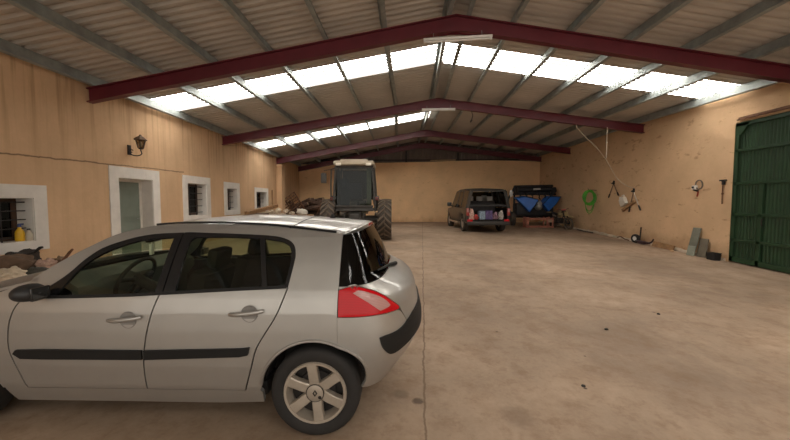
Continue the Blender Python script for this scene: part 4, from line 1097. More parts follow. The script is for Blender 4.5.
mb = MB(); mb.box((-.02, .35, 3.18), (1.05, 1.2, .12), bevel=.045); mb.build('roof_hatch', CREAM, rf_)
for s in (-1, 1):
    mb = MB(); mb.box((s * .56, -.585, 3.0), (.20, .06, .10), bevel=.015); mb.build('work_lamp', mat_once('lamp_white', (.75, .70, .6), .3), rf_)
mb = MB(); mb.box((0, .25, 1.62), (.52, .5, .14), bevel=.04); s_ = mb.build('seat', TGREY, tr); mb = MB(); mb.box((0, .0, 1.98), (.52, .12, .66), (-.1, 0, 0), .05); mb.build('backrest', mat_once('seat_blue', (.05, .065, .10), .8), s_)
mb = MB(); c0 = Vector((0, .75, 2.05)); mb.tube([c0 + Vector((.2 * math.cos(a), .10 * math.sin(a), .17 * math.sin(a))) for a in [2 * PI * i / 24 for i in range(24)]], .018, 8, closed=True); mb.tube([c0, (0, 1.05, 1.4)], .04, 8); mb.tube([c0 + Vector((-.2, 0, 0)), c0 + Vector((.2, 0, 0))], .016, 6); mb.build('steering_wheel', TGREY, tr)
for x, h in ((.34, .45), (.42, .38), (-.38, .4)):
    mb = MB(); mb.tube([(x, .5, 1.3), (x + .02, .45, 1.5 + h * .5)], .012, 6); mb.lump((x + .02, .45, 1.52 + h * .5), (.03, .03, .035), 1, .05); mb.build('lever', TGREY, tr)
mb = MB(); mb.tube([(-.82, 1.7, 1.3), (-.84, 1.7, 2.0), (-.84, 1.68, 2.85)], [.05, .045, .04], 12); mb.build('exhaust_pipe', M['iron'], tr)
mb = MB(); mb.tube([(-.78, -.25, 1.50), (-.90, -.25, 1.62), (-.91, -.22, 2.2), (-.89, -.20, 2.84), (-.74, -.1, 2.90)], .028, 8); mb.build('grab_rail', TGREY, tr)
mb = MB(); mb.tube([(-.72, .3, 2.85), (-1.05, .15, 2.85), (-1.22, .05, 2.80)], .014, 6); ma = mb.build('mirror_arm', TGREY, tr)
mb = MB(); mb.box((-1.23, .04, 2.50), (.22, .05, .40), bevel=.02); mb.box((-1.23, .01, 2.68), (.12, .05, .06), bevel=.01); mb.build('mirror', TGREY, ma)
mb = MB(); mb.box((.56, -.28, 2.16), (.17, .03, 1.48), bevel=.01); mb.build('curtain', TGREEN, tr)
# jacket in the cab and tool tray behind
tag_m = mat('blue_jacket', (.04, .065, .10), .9, var=.3)
r = thing('work_jacket', 'dark blue jacket hanging inside the tractor cab, left of the seat', 'jacket', (-2.30, 13.30, tz + 1.30))
mb = MB()
rows = []
for i in range(9):
    u = i / 8; w = itp([(0, .20), (.7, .17), (.9, .14), (1, .05)], u)
    rows.append([(w * math.cos(a) * (1 + .1 * math.sin(3 * a + i)), .5 * w * math.sin(a) * (1 + .15 * math.sin(5 * a)), u * 1.15) for a in [2 * PI * k / 18 for k in range(18)]])
mb.grid(rows, closed=True); mb.build('body', tag_m, r)
for s in (-1, 1):
    mb = MB(); mb.tube([(s * .13, 0, 1.05), (s * .20, 0, .8), (s * .21, -.03, .45)], [.06, .055, .045], 8); mb.build('sleeve', tag_m, r)

# ------------------------------------------------------------------ dark off-road estate with its tail open (own frame: y towards its nose)
SUVP = mat('dark_car_paint', (.019, .017, .015), .42, .2, var=.25, scale=3, coat=.5)
SUVG = glass('suv_glass', (.16, .16, .15)); CHR = mat('dull_chrome', (.55, .52, .48), .3, .9)
sv = thing('off_road_car', 'dark off-road estate car seen from behind, its open tail full of clutter', 'car', (4.03, 16.25, fz(4, 17.2)), math.radians(4)); SVS = 1.1; sv.scale = (SVS, SVS, SVS * .95)
def ring(y, hw, zt, ht, z0=.42, zb=1.12):
    """half sections: sill, waist, roof edge"""
    return [(-hw * .93, y, z0), (-hw, y, z0 + .18), (-hw, y, .85), (-hw * .985, y, zb), (-lerp(hw, ht, .5), y, lerp(zb, zt, .52)), (-ht, y, zt - .06), (-ht * .88, y, zt), (0, y, zt + .03),
            (ht * .88, y, zt), (ht, y, zt - .06), (lerp(hw, ht, .5), y, lerp(zb, zt, .52)), (hw * .985, y, zb), (hw, y, .85), (hw, y, z0 + .18), (hw * .93, y, z0)]
st = [(0.0, .96, 1.92, .76), (.12, .97, 1.98, .78), (1.0, .975, 2.03, .80), (2.2, .975, 2.03, .79), (2.65, .97, 1.97, .76)]
mb = MB(); mb.solid_grid([[Vector(p) for p in ring(y, hw, zt, ht)][5:10] for y, hw, zt, ht in st], (0, 0, -.04)); mb.build('roof', SUVP, sv, smooth=60)
for s in (-1, 1):
    mb = MB(); rows = []
    ys_ = [0, .10, .30, .42, .50, .62, .80, .98, 1.10, 1.18, 1.4, 2.0, 2.6, 3.0, 3.25, 3.34, 3.5, 3.75, 3.95, 4.05, 4.2, 4.45]
    for y in ys_:
        hw = itp([(0, .955), (.2, .975), (3.4, .97), (4.1, .93), (4.45, .80)], y); zb_ = itp([(0, 1.12), (2.6, 1.12), (2.9, 1.10), (4.0, 1.02), (4.45, .92)], y)
        z0 = .42
        for ax in (.80, 3.70):
            d = abs(y - ax)
            if d < .44: z0 = max(z0, .38 + math.sqrt(.44 ** 2 - d * d))
        rows.append([(s * hw * .95, y, z0), (s * hw, y, lerp(z0, zb_, .35)), (s * hw, y, lerp(z0, zb_, .7)), (s * hw * .985, y, zb_)])
    mb.solid_grid(rows, (-s * .03, 0, 0)); mb.build('body_side', SUVP, sv, smooth=60)
    for (y0_, y1_, nm) in ((.10, .22, 'rear_pillar'), (1.02, 1.10, 'pillar'), (1.80, 1.88, 'pillar')):
        mb = MB(); mb.prism([(y0_ - .10 * (y0_ < .2), 1.12), (y1_, 1.12), (y1_ + .02, 1.93), (y0_, 1.92)], lambda u, v: (s * lerp(.955, .775, (v - 1.12) / .8), u, v), (-s * .06, 0, 0)); mb.build(nm, SUVP, sv, smooth=0)
    mb = MB(); mb.prism([(2.95, 1.10), (3.05, 1.10), (2.68, 1.95), (2.58, 1.95)], lambda u, v: (s * lerp(.955, .765, (v - 1.12) / .8), u, v), (-s * .06, 0, 0)); mb.build('windscreen_pillar', SUVP, sv, smooth=0)
    for a, b in ((.22, 1.02), (1.10, 1.80), (1.88, 2.80)):
        mb = MB(); t_ = b if b < 2.5 else 2.60
        mb.prism([(a, 1.13), (b + (.15 if b > 2.5 else 0), 1.13), (t_, 1.90), (a + .01, 1.90)], lambda u, v: (s * lerp(.945, .77, (v - 1.12) / .8), u, v), (-s * .006, 0, 0)); mb.build('side_window', SUVG, sv, smooth=0)
    mb = MB(); mb.tube([(s * .98, 1.25, .42), (s * 1.03, 1.35, .40), (s * 1.03, 3.05, .40), (s * .98, 3.15, .42)], .045, 10); mb.build('side_step', CHR, sv)
    mb = MB(); mb.tube([(s * .95, 2.72, 1.18), (s * 1.05, 2.70, 1.20)], .03, 8); mb.box((s * 1.13, 2.68, 1.27), (.22, .10, .20), bevel=.04); mb.build('door_mirror', SUVP, sv)
    mb = MB(); mb.box((s * .89, -.02, .94), (.12, .07, .34), bevel=.025); tl = mb.build('tail_lamp', mat_once('dull_red', (.30, .03, .025), .4), sv)
    mb = MB(); mb.box((s * .89, -.055, 1.0), (.10, .02, .14), bevel=.008); mb.build('clear_lens', LCLR, tl)
    mb = MB(); mb.box((s * .80, -.06, .56), (.22, .06, .10), bevel=.01); mb.build('bumper_lamp', LRED, sv)
for ax in (.80, 3.70):
    for s in (-1, 1):
        mb = MB(); mb.lathe([(.22, -.10), (.30, -.125), (.355, -.12), (.385, -.09), (.39, 0), (.385, .09), (.355, .12), (.30, .125), (.22, .10)], (s * .83, ax, .385), 'x', 36, closed=True); w = mb.build('wheel', M['dusty_rubber'], sv)
        mb = MB(); mb.lathe([(0, .06 * s), (.08, .07 * s), (.10, .05 * s), (.19, .07 * s), (.225, .10 * s), (.235, .08 * s), (.22, -.05 * s), (0, -.05 * s)], (s * .83, ax, .385), 'x', 28); mb.build('rim', CHR, w)
mb = MB(); mb.box((0, -.07, .43), (1.84, .20, .17), bevel=.05); mb.build('rear_bumper', mat_once('bumper_dark', (.03, .026, .023), .6), sv)
mb = MB(); mb.prism([(-.95, .49), (.95, .49), (.95, .545), (-.95, .545)], lambda u, v: (u, -.005, v), (0, .05, 0)); mb.build('tail_sill', SUVP, sv, smooth=0)
mb = MB(); mb.prism([(-.80, 1.86), (.80, 1.86), (.76, 1.95), (-.76, 1.95)], lambda u, v: (u, .0, v), (0, .06, 0)); mb.build('tail_header', SUVP, sv, smooth=0)
for s in (-1, 1):
    mb = MB(); mb.prism([(.93, .50), (.86, .50), (.83, 1.15), (.67, 1.88), (.80, 1.90), (.965, 1.15)], lambda u, v: (s * u, -.01, v), (0, .08, 0)); mb.build('tail_pillar', SUVP, sv, smooth=0)
mb = MB(); mb.box((0, 1.5, .50), (1.80, 2.9, .09)); mb.box((0, 2.98, .85), (1.8, .1, .5)); mb.box((0, 3.7, .62), (1.1, 1.3, .3)); mb.box((0, .9, .50), (.9, 1.2, .16), bevel=.03); mb.build('floor_pan', M['black_plastic'], sv)
mb = MB(); mb.solid_grid([[(x, y, z + .03 * (1 - (x / .93) ** 2)) for x in [lerp(-hw, hw, j / 10) for j in range(11)]] for y, z, hw in ((2.95, 1.10, .92), (3.4, 1.07, .90), (4.0, 1.02, .86), (4.4, .92, .76), (4.47, .70, .74))], (0, 0, -.03)); mb.build('bonnet', SUVP, sv)
mb = MB(); mb.box((0, 4.47, .58), (1.7, .16, .3), bevel=.06); mb.build('front_bumper', SUVP, sv)
mb = MB(); mb.prism([(-.90, 2.92, 1.12), (.90, 2.92, 1.12), (.72, 2.62, 1.92), (-.72, 2.62, 1.92)], lambda a, b, c: (a, b, c), (0, .006, .003)) if False else mb.solid_grid([[(-.90, 2.98, 1.12), (.90, 2.98, 1.12)], [(-.72, 2.64, 1.92), (.72, 2.64, 1.92)]], (0, .006, .003)); mb.build('windscreen', SUVG, sv)
SEATG = mat('suv_seat', (.42, .39, .36), .8, var=.2)
for x, y in ((-.45, 2.1), (.45, 2.1)):
    mb = MB(); mb.box((x, y, 1.20), (.5, .16, .66), (-.15, 0, 0), .06); sx_ = mb.build('seat', SEATG, sv); mb = MB(); mb.box((x, y - .04, 1.63), (.27, .10, .20), bevel=.04); mb.build('headrest', SEATG, sx_)
mb = MB(); mb.box((0, 1.2, 1.15), (1.4, .16, .55), (-.12, 0, 0), .05); sx_ = mb.build('rear_seat', mat_once('suv_dark_seat', (.05, .045, .045), .9), sv)
for x in (-.48, -.05, .42):
    mb = MB(); mb.box((x, 1.16, 1.56), (.28, .10, .22), bevel=.04); mb.build('headrest', SEATG, sx_)
# the tailgate swung up flat against the roof edge is not seen: its sill lid lies half down
mb = MB(); mb.box((0, .22, 1.26), (1.62, .62, .03), (.12, 0, 0), .01); mb.build('load_cover', mat_once('cover_dark', (.055, .05, .048), .7), sv)
# clutter in the tail: each piece its own thing
def suvpt(x, y, z): return Matrix.Rotation(math.radians(4), 4, 'Z') @ (Vector((x, y, z)) * SVS) + Vector(sv.location)
clut = [(-.70, 'plastic_bag', 'pale pink bag at the left end of the open tail', (.55, .34, .28), (.13, .14, .24), 'bag', 0), (-.50, 'cloth_bundle', 'red cloth bundle second from left in the open tail', (.42, .06, .05), (.12, .14, .11), 'cloth', 0),
        (-.24, 'tool_box', 'grey-blue box left of middle in the open tail', (.24, .32, .40), (.13, .13, .19), 'box', 1), (.08, 'holdall', 'dark purple holdall in the middle of the open tail', (.09, .06, .16), (.15, .14, .20), 'bag', 1),
        (.36, 'cloth_bundle', 'mauve cloth bundle right of middle in the open tail', (.28, .16, .20), (.12, .14, .16), 'cloth', 0), (.62, 'plastic_bag', 'grey-white bag at the right end of the open tail', (.50, .46, .42), (.11, .13, .20), 'bag', 0)]
for i, (x, nm, lab, c, sz, cat, kind) in enumerate(clut):
    sz = tuple(q * 1.1 for q in sz); base = .56
    p = suvpt(x, .17, base) + Vector((0, 0, sz[2] * (.74 if not kind else 1.0)))
    r = thing(nm, lab, cat, p, .12 * (-1) ** i, 'clutter in the open tail')
    mb = MB()
    if kind: mb.box((0, 0, 0), tuple(2 * q for q in sz), (0, .0, .05), .035)
    else: mb.lump((0, 0, 0), sz, 20 + i, .6, 2.4, 3, .74)
    mb.build('body', mat('clutter_%d' % i, c, .7, var=.5, scale=13), r, smooth=50)
    mb = MB()
    if kind: mb.tube([(-sz[0] * .5, -sz[1] * 1.0, sz[2] * .3), (-sz[0] * .4, -sz[1] * 1.2, sz[2] * .75), (sz[0] * .4, -sz[1] * 1.2, sz[2] * .75), (sz[0] * .5, -sz[1] * 1.0, sz[2] * .3)], .018, 6)
    else: mb.lump((.03, -.02, sz[2] * .85), (sz[0] * .45, sz[1] * .4, sz[2] * .4), 40 + i, .5, 2.5, 2)
    mb.build('handle' if kind else ('gathered_neck' if cat == 'bag' else 'fold'), mat('clutter_top_%d' % i, tuple(min(1, q * 1.5) for q in c), .7, var=.3, scale=14), r)

# ------------------------------------------------------------------ blue farm machine with folded wing hoppers
BLUE = mat('machine_blue', (.018, .125, .48), .45, var=.2, scale=3)
DKM = mat('machine_black', (.016, .016, .019), .55, .2, var=.3, scale=6)
bz = fz(7.7, 21); bm_ = thing('seed_drill', 'blue and black farm machine with two folded blue wings, in the far right corner', 'farm machine', (7.86, 20.6, bz - .05)); o = Vector(bm_.location)
def P3(x, y, z): return Vector((x, y, z)) - Vector((7.72, 20.7, 0))
for s, poly in ((-1, [(-1.24, 1.70), (-.72, 1.82), (.02, 1.62), (-.16, 1.28), (-.46, .86)]), (1, [(.28, 1.34), (.72, 1.80), (1.42, 1.80), (1.16, 1.40), (.66, .92)])):
    mb = MB(); c_ = (sum(p[0] for p in poly) / 5, sum(p[1] for p in poly) / 5)
    A = [Vector((x, -.55 + .18 * abs(x), z)) for x, z in poly]; B = [Vector((lerp(c_[0], x, .86), -.62 + .18 * abs(x), lerp(c_[1], z, .86))) for x, z in poly]; C = [p + Vector((s * -.05, .55, .05)) for p in A]
    a = [mb.bm.verts.new(p) for p in A]; b = [mb.bm.verts.new(p) for p in B]; c = [mb.bm.verts.new(p) for p in C]; n = 5
    mb.bm.faces.new(b); mb.bm.faces.new(c[::-1])
    for i in range(n):
        j = (i + 1) % n; mb.bm.faces.new((a[i], a[j], b[j], b[i])); mb.bm.faces.new((c[i], c[j], a[j], a[i]))
    w = mb.build('wing', BLUE, bm_, smooth=0, bevel=.015)
    mb = MB(); mb.tube([A[i] + Vector((0, -.02, 0)) for i in range(5)], .022, 6, closed=True); mb.build('wing_rim', DKM, w)
mb = MB()
for x in (-1.12, 1.10):
    mb.tube([(x, .2, .55), (x * 1.02, .2, 1.5), (x, .25, 2.45)], .06, 8)
mb.tube([(-1.15, .22, 2.42), (1.15, .22, 2.46)], .07, 8); mb.tube([(-1.3, .22, 1.95), (1.3, .22, 1.95)], .05, 8); mb.tube([(-1.3, .15, .62), (1.3, .15, .62)], .09, 8)
mb.tube([(-1.1, .2, 2.45), (-1.5, .1, 1.75), (-1.55, .1, 1.2), (-1.25, .1, .62)], .06, 8); mb.tube([(1.1, .2, 2.35), (1.30, .15, 1.9)], .05, 8)
mb.tube([(-.6, .0, .62), (.1, -.3, 1.55)], .045, 8); mb.tube([(.7, .0, .62), (.1, -.3, 1.55)], .045, 8); mb.build('frame', DKM, bm_)
mb = MB(); mb.box((0, .42, 2.18), (2.05, .55, .50), bevel=.08); mb.tube([(-1.0, .1, 2.22), (1.0, .1, 2.26)], .16, 14); mb.build('hopper', DKM, bm_)
mb = MB(); mb.box((.10, -.078, 2.26), (.42, .02, .10), (0, -.08, 0), .01); mb.build('name_plate', mat('plate_pale', (.50, .48, .45), .6, var=.3, scale=12), bm_)
mb = MB(); mb.box((.0, .25, 1.05), (2.2, .8, .75), bevel=.1); mb.build('body', DKM, bm_)
mb = MB(); mb.lathe([(0, -.14), (.10, -.13), (.15, -.08), (.16, .0), (.22, .06), (.22, .14), (0, .16)], (.10, -.45, 1.22), 'y', 24); mb.lump((.10, -.52, 1.42), (.14, .08, .16), 4, .3); mb.build('gearbox', mat('gearbox_grey', (.28, .27, .26), .5, .3, var=.3), bm_)
for k, x in enumerate((-.9, -.55, -.2, .2, .55, .85)):
    mb = MB(); mb.tube([(x, .05, 1.98), (x + .06, -.08, 1.86), (x + .02, -.12, 1.74), (x + .12, -.06, 1.65)], .035, 8); mb.lump((x, -.04, 1.95), (.07, .07, .08), k, .3); mb.build('hose', DKM, bm_)
for s in (-1, 1):
    mb = MB(); mb.lathe([(.24, -.12), (.33, -.15), (.42, -.13), (.45, 0), (.42, .13), (.33, .15), (.24, .12)], (s * 1.22, .35, .455), 'x', 32, closed=True); w = mb.build('wheel', M['dusty_rubber'], bm_); mb = MB(); mb.lathe([(0, -.05), (.25, -.10), (.25, .10), (0, .05)], (s * 1.22, .35, .455), 'x', 24); mb.build('wheel_disc', DKM, w)
for k in range(5):
    x = 1.06 + .06 * k
    if k > 2: break
    mb = MB(); mb.tube([(x, .15, 1.95), (x + .12, .10, 2.15), (x + .06, .08, 2.36)], .045, 8); mb.build('hose_bundle', DKM, bm_)
mb = MB(); mb.lump((-1.40, .0, 2.0), (.10, .08, .20), 8, .3); mb.build('plastic_wrap', M['tube_white'], bm_)

# red steel stand in front of it
RED = mat('stand_red', (.40, .15, .10), .6, .1, var=.35, scale=8)
fz_ = fz(8.0, 20); rs = thing('steel_stand', 'low red steel trestle frame standing in front of the blue machine', 'stand', (7.68, 19.45, fz_))
mb = MB()
for z in (.06, .50):
    mb.box((0, -.20, z), (1.50, .07, .07)); mb.box((0, .30, z), (1.50, .07, .07))
mb.build('rails', RED, rs, smooth=0, bevel=.006)
for x in (-.74, -.66, .40, .70):
    for y in (-.20, .30):
        mb = MB(); mb.box((x, y, .30), (.07, .07, .60)); mb.build('leg', RED, rs, smooth=0, bevel=.006)
mb = MB(); mb.box((0, .05, .56), (.10, .50, .04)); mb.box((.55, -.15, .42), (.26, .16, .22), bevel=.02); mb.build('deck', mat_once('stand_pale', (.34, .22, .15), .7), rs, smooth=0)

# small off-road motorbike leaning by the wall
MB_TAN = mat('bike_tan', (.36, .27, .13), .5, var=.25); BK = mat('bike_black', (.03, .026, .024), .6, .2, var=.3)
bk = thing('motorbike', 'small muddy off-road motorbike with red bar pad, by the right wall near the blue machine', 'motorbike', (8.90, 18.45, fz(8.8, 18.6)), math.radians(-14)); bk.rotation_euler = (0, math.radians(-6), math.radians(18))
def bike_wheel(y, R, W):
    mb = MB(); mb.lathe([(R * .76, -W * .35), (R * .86, -W * .5), (R * .95, -W * .48), (R, -W * .2), (R, W * .2), (R * .95, W * .48), (R * .86, W * .5), (R * .76, W * .35)], (0, y, R), 'x', 32, closed=True)
    for k in range(26):
        a = 2 * PI * k / 26
        for s in (-1, 1): mb.box((s * W * .25, y + (R + .008) * math.cos(a), R + (R + .008) * math.sin(a)), (W * .3, .035, .03), (a, 0, 0))
    w = mb.build('wheel', mat_once('muddy_tyre', (.10, .075, .05), .9), bk)
    mb = MB(); mb.tube([(0, y + R * .74 * math.cos(a), R + R * .74 * math.sin(a)) for a in [2 * PI * i / 28 for i in range(28)]], .016, 6, closed=True); mb.cyl((-.06, y, R), (.06, y, R), .045, seg=12)
    for k in range(14):
        a = 2 * PI * k / 14; mb.tube([(.03 * (-1) ** k, y, R), (0, y + R * .73 * math.cos(a), R + R * .73 * math.sin(a))], .004, 4)
    mb.build('rim', BK, w)
bike_wheel(0, .32, .10); bike_wheel(1.20, .29, .12)
mb = MB()
for s in (-1, 1): mb.tube([(s * .10, 0, .32), (s * .10, .16, .68), (s * .09, .26, .98)], [.032, .03, .026], 10)
mb.box((0, .27, .98), (.24, .08, .04), bevel=.01); mb.box((0, .17, .70), (.26, .08, .05), bevel=.01); mb.build('fork', BK, bk)
mb = MB(); mb.tube([(-.40, .36, 1.10), (-.22, .30, 1.09), (-.10, .27, 1.02), (.10, .27, 1.02), (.22, .30, 1.09), (.40, .36, 1.10)], .014, 8); hb = mb.build('handlebar', BK, bk)
mb = MB(); mb.cyl((-.12, .28, 1.06), (.12, .28, 1.06), .035, seg=10); mb.build('bar_pad', mat_once('pad_red', (.45, .10, .09), .6), hb)
for s in (-1, 1):
    mb = MB(); mb.cyl((s * .28, .33, 1.10), (s * .41, .365, 1.10), .02, seg=8); mb.build('grip', mat_once('grip_red', (.22, .03, .03), .7), hb)
mb = MB(); rows = []
for i in range(9):
    u = i / 8; rows.append([(x * lerp(.6, 1, math.sin(PI * u)), lerp(-.35, .28, u), lerp(.68, .78, u) + .05 * math.sin(PI * u) - 3 * x * x) for x in (-.09, -.05, 0, .05, .09)])
mb.solid_grid(rows, (0, 0, -.012)); mb.build('front_mudguard', MB_TAN, bk)
mb = MB(); mb.lump((0, .13, .84), (.12, .05, .14), 1, .15); mb.build('number_board', MB_TAN, bk)
mb = MB(); mb.lump((0, .48, .82), (.13, .24, .13), 5, .12); mb.build('fuel_tank', MB_TAN, bk)
mb = MB(); mb.box((0, .86, .84), (.19, .62, .08), (.10, 0, 0), .03); mb.build('seat', BK, bk)
mb = MB(); mb.tube([(0, .28, .92), (0, .40, .55), (0, .45, .32), (0, .75, .30), (0, .82, .72)], .028, 8); mb.tube([(0, .30, .86), (0, .80, .76), (0, 1.15, .86)], .025, 8); mb.box((0, .56, .45), (.24, .30, .30), bevel=.05); mb.cyl((-.17, .58, .40), (.17, .58, .40), .10, seg=14); mb.build('engine', BK, bk)
for s in (-1, 1):
    mb = MB(); mb.tube([(s * .09, .78, .38), (s * .09, 1.20, .29)], .024, 8); mb.build('swing_arm', BK, bk)
mb = MB(); rows = []
for i in range(7):
    u = i / 6; rows.append([(x, lerp(1.0, 1.5, u), lerp(.86, .92, u) + .03 * math.sin(PI * u) - 2 * x * x) for x in (-.09, -.04, 0, .04, .09)])
mb.solid_grid(rows, (0, 0, -.012)); mb.build('rear_mudguard', MB_TAN, bk)
mb = MB(); mb.tube([(.1, .5, .5), (.16, .7, .42), (.16, .95, .62), (.15, 1.3, .74)], [.02, .025, .035, .045], 10); mb.build('exhaust_pipe', CHR, bk)
mb = MB(); mb.tube([(9.18, 18.1, fz(9.2, 18) + .04), (9.10, 17.3, fz(9.2, 17.3) + .035), (9.16, 16.6, fz(9.2, 16.6) + .04)], .022, 8); tag(mb.build('iron_pipe', M['iron']), 'dark pipe on the floor against right wall, from the motorbike towards the gate', 'pipe')

# ------------------------------------------------------------------ scrap heap in the far left corner
rnd = random.Random(21)
RUSTD = mat('dark_scrap', (.055, .032, .022), .85, .1, var=.5, scale=9)
LOG = mat('bark', (.10, .058, .040), .95, var=.5, scale=7, bmp=.4); LOGE = mat('log_end', (.32, .22, .13), .9, var=.25, scale=15)
zf = .19
mb = MB(); rows = []
for i in range(15):
    row = []
    for j in range(22):
        x = lerp(-7.2, -3.2, j / 21); y = lerp(20.6, 23.6, i / 14)
        e = min(1, min(j, 21 - j) / 4) * min(1, i / 4)
        row.append((x, y, zf - .02 + e * (1.22 + .25 * noise.noise((x * 1.3, y * 1.3, 0)) + .1 * noise.noise((x * 4, y * 4, 3)))))
    rows.append(row)
mb.solid_grid(rows, (0, 0, -.03)); tag(mb.build('scrap_heap', RUSTD, smooth=30), 'low dark heap of earth and scrap in the far left corner', 'scrap heap', None, 'stuff')
# harrow: a rusty toothed grid stood on the heap
hw_ = thing('harrow', 'rusty slatted harrow grid leaning aslant on the scrap heap beside the pilaster', 'harrow', (-6.45, 20.25, 1.02)); hw_.rotation_euler = (-.2, -.62, 0)
mb = MB()
for x in (-.55, -.18, .18, .55): mb.box((x, 0, .45), (.05, .05, 1.25))
mb.build('frame_bars', M['rust'], hw_, smooth=0)
for k in range(8):
    mb = MB(); mb.box((0, -.045, -.12 + k * .165), (1.2, .03, .05)); mb.build('slat', M['rust'], hw_, smooth=0)
# logs
spots = [(-5.55, 20.9, 1.18, .11, 1.3, .5, .35), (-5.2, 20.75, 1.30, .10, 1.2, -.7, .5), (-4.95, 21.0, 1.46, .13, 1.1, .2, .25), (-4.75, 20.8, 1.20, .12, 1.4, -.3, .1), (-4.45, 20.9, 1.52, .11, 1.2, .6, .3), (-4.2, 20.7, 1.30, .13, 1.2, .15, .2),
         (-5.0, 21.5, 1.66, .12, 1.2, 1.1, .2), (-4.4, 21.4, 1.72, .10, 1.3, -.9, .15), (-3.9, 20.8, 1.18, .12, 1.1, -.4, .35), (-5.8, 21.2, 1.35, .08, 1.5, .9, .7), (-4.05, 21.3, 1.50, .09, 1.2, .4, .5), (-3.75, 21.1, 1.36, .11, 1.0, .9, .2), (-5.35, 21.3, 1.55, .09, 1.3, -.2, .6)]
labs = ['lowest log beside the harrow on the scrap heap', 'crooked log just right of the harrow', 'thick log left of the heap middle', 'front log at the foot of the log pile', 'log crossing the middle of the log pile', 'thick front log right of the heap middle',
        'log lying on top of the pile, left one', 'log lying on top of the pile, right one', 'front log nearest the tractor', 'thin steep branch sticking up behind the harrow', 'thin log tilted towards the tractor', 'short log at the right end of the pile', 'thin branch leaning on the top logs']
for (x, y, z, rad, L_, rz, tilt), lb in zip(spots, labs):
    x = -5.75 + (x + 4.75) * 1.05; L_ *= .82; tilt *= .7; rad *= 1.15; y += .2
    d = Vector((math.cos(rz) * math.cos(tilt), .35 * math.sin(rz), math.sin(tilt) * (1 if rnd.random() > .5 else -1))) * L_ / 2
    r = thing('log', 'rough brown ' + lb, 'log', (x, y, z), 0, 'logs on the scrap heap')
    mb = MB(); P = [d * t + Vector((0, rad * .25 * noise.noise((t * 2, x, y)), rad * .3 * noise.noise((x, t * 2, y)))) for t in (-1, -.6, -.2, .2, .6, 1)]
    mb.tube(P, [rad * (1 + .15 * noise.noise((x * 3, i, y))) for i in range(6)], 10); mb.build('bark', LOG, r, smooth=60)
    for s in (-1, 1):
        mb = MB(); e = P[0] if s < 0 else P[-1]; dd = d.normalized() * s; mb.cyl(e, e + dd * .006, rad * .82, seg=10); mb.build('cut_end', LOGE, r)
for i, (x, y, z, dx, dz, lb) in enumerate(((-6.75, 20.6, .9, -.25, .75, 'thin dark stick standing by the pilaster'), (-6.1, 20.9, 1.1, -.5, .75, 'rusty rod leaning left behind the harrow'), (-5.3, 20.7, 1.1, .45, .55, 'rusty rod leaning right in the scrap heap'))):
    mb = MB(); mb.tube([(x, y, z - .25), (x + dx * .5, y, z + dz * .5), (x + dx, y + .05, z + dz)], .022, 6); tag(mb.build('iron_rod', M['rust']), lb, 'rod')
mb = MB(); mb.lump((-6.55, 20.45, 1.0), (.22, .2, .26), 6, .35); tag(mb.build('engine_block', RUSTD), 'dark lump of machinery on the heap next to the pilaster', 'machinery')
r = thing('sack', 'white plastic sack lying at the front of the scrap heap', 'sack', (-5.80, 19.45, .86)); PW = mat('white_sack', (.62, .57, .50), .6, var=.1)
mb = MB(); mb.lump((0, 0, .12), (.34, .2, .20), 9, .3, 1.5, 3, .6); mb.build('body', PW, r); mb = MB(); mb.lump((-.2, -.02, .27), (.12, .07, .09), 7, .4); mb.build('tied_neck', PW, r)
mb = MB(); mb.box((-5.9, 19.55, .50), (1.3, .7, .74), (0, 0, .08), .02)
tag(mb.build('crate', M['wood'], smooth=0), 'low wooden crate under the white sack', 'crate')

# heap of rubble with a plank along the left wall, past the barred windows
mb = MB(); rows = []
for i in range(30):
    row = []; y = lerp(13.9, 19.2, i / 29)
    for j in range(12):
        x = lerp(XL + .02, -5.6, j / 11); e = (1 - (j / 11) ** 3) * min(1, i / 5) * min(1, (29 - i) / 3)
        row.append((x, y, .08 + e * (itp([(13.9, .80), (15.3, .84), (16.2, .95), (18, 1.0), (19.2, .92)], y) + .10 * noise.noise((x * 3, y * 3, 0)) + .05 * noise.noise((x * 8, y * 8, 1)))))
    rows.append(row)
mb.solid_grid(rows, (0, 0, -.03)); RUB = mat('rubble', (.55, .46, .35), .9, var=.3, scale=12, bmp=.3, dark=(.30, .22, .15))
tag(mb.build('rubble_heap', RUB, smooth=40), 'pale heap of broken rubble along the left wall under the last window', 'rubble', None, 'stuff')
mb = MB(); a, b = Vector((-6.95, 14.7, 1.14)), Vector((-6.85, 18.15, 1.42)); mb.prism([(a.y, a.z - .11), (b.y, b.z - .11), (b.y, b.z + .05), (a.y, a.z + .05)], lambda u, v: (-6.95, u, v), (.22, 0, 0))
tag(mb.build('plank', M['wood'], smooth=0, bevel=.01), 'long brown plank lying aslant on the rubble below the smallest window', 'plank')
mb = MB(); mb.box((-6.60, 15.1, 1.0), (.5, 1.7, .14), (.02, 0, 0), .01); tag(mb.build('timber', M['dark_wood'], smooth=0), 'dark timber beam lying on the rubble below the long plank', 'beam')
mb = MB(); mb.tube([(XL + .05, 18.75, 1.0), (XL + .04, 18.7, 1.5), (XL + .03, 18.72, 2.25)], .028, 6); tag(mb.build('pole', M['wood']), 'thin wooden pole upright against wall right of smallest window', 'pole')
mb = MB(); mb.tube([(-6.7, 15.0, 1.28), (-6.9, 15.6, 1.36)], .05, 8); 
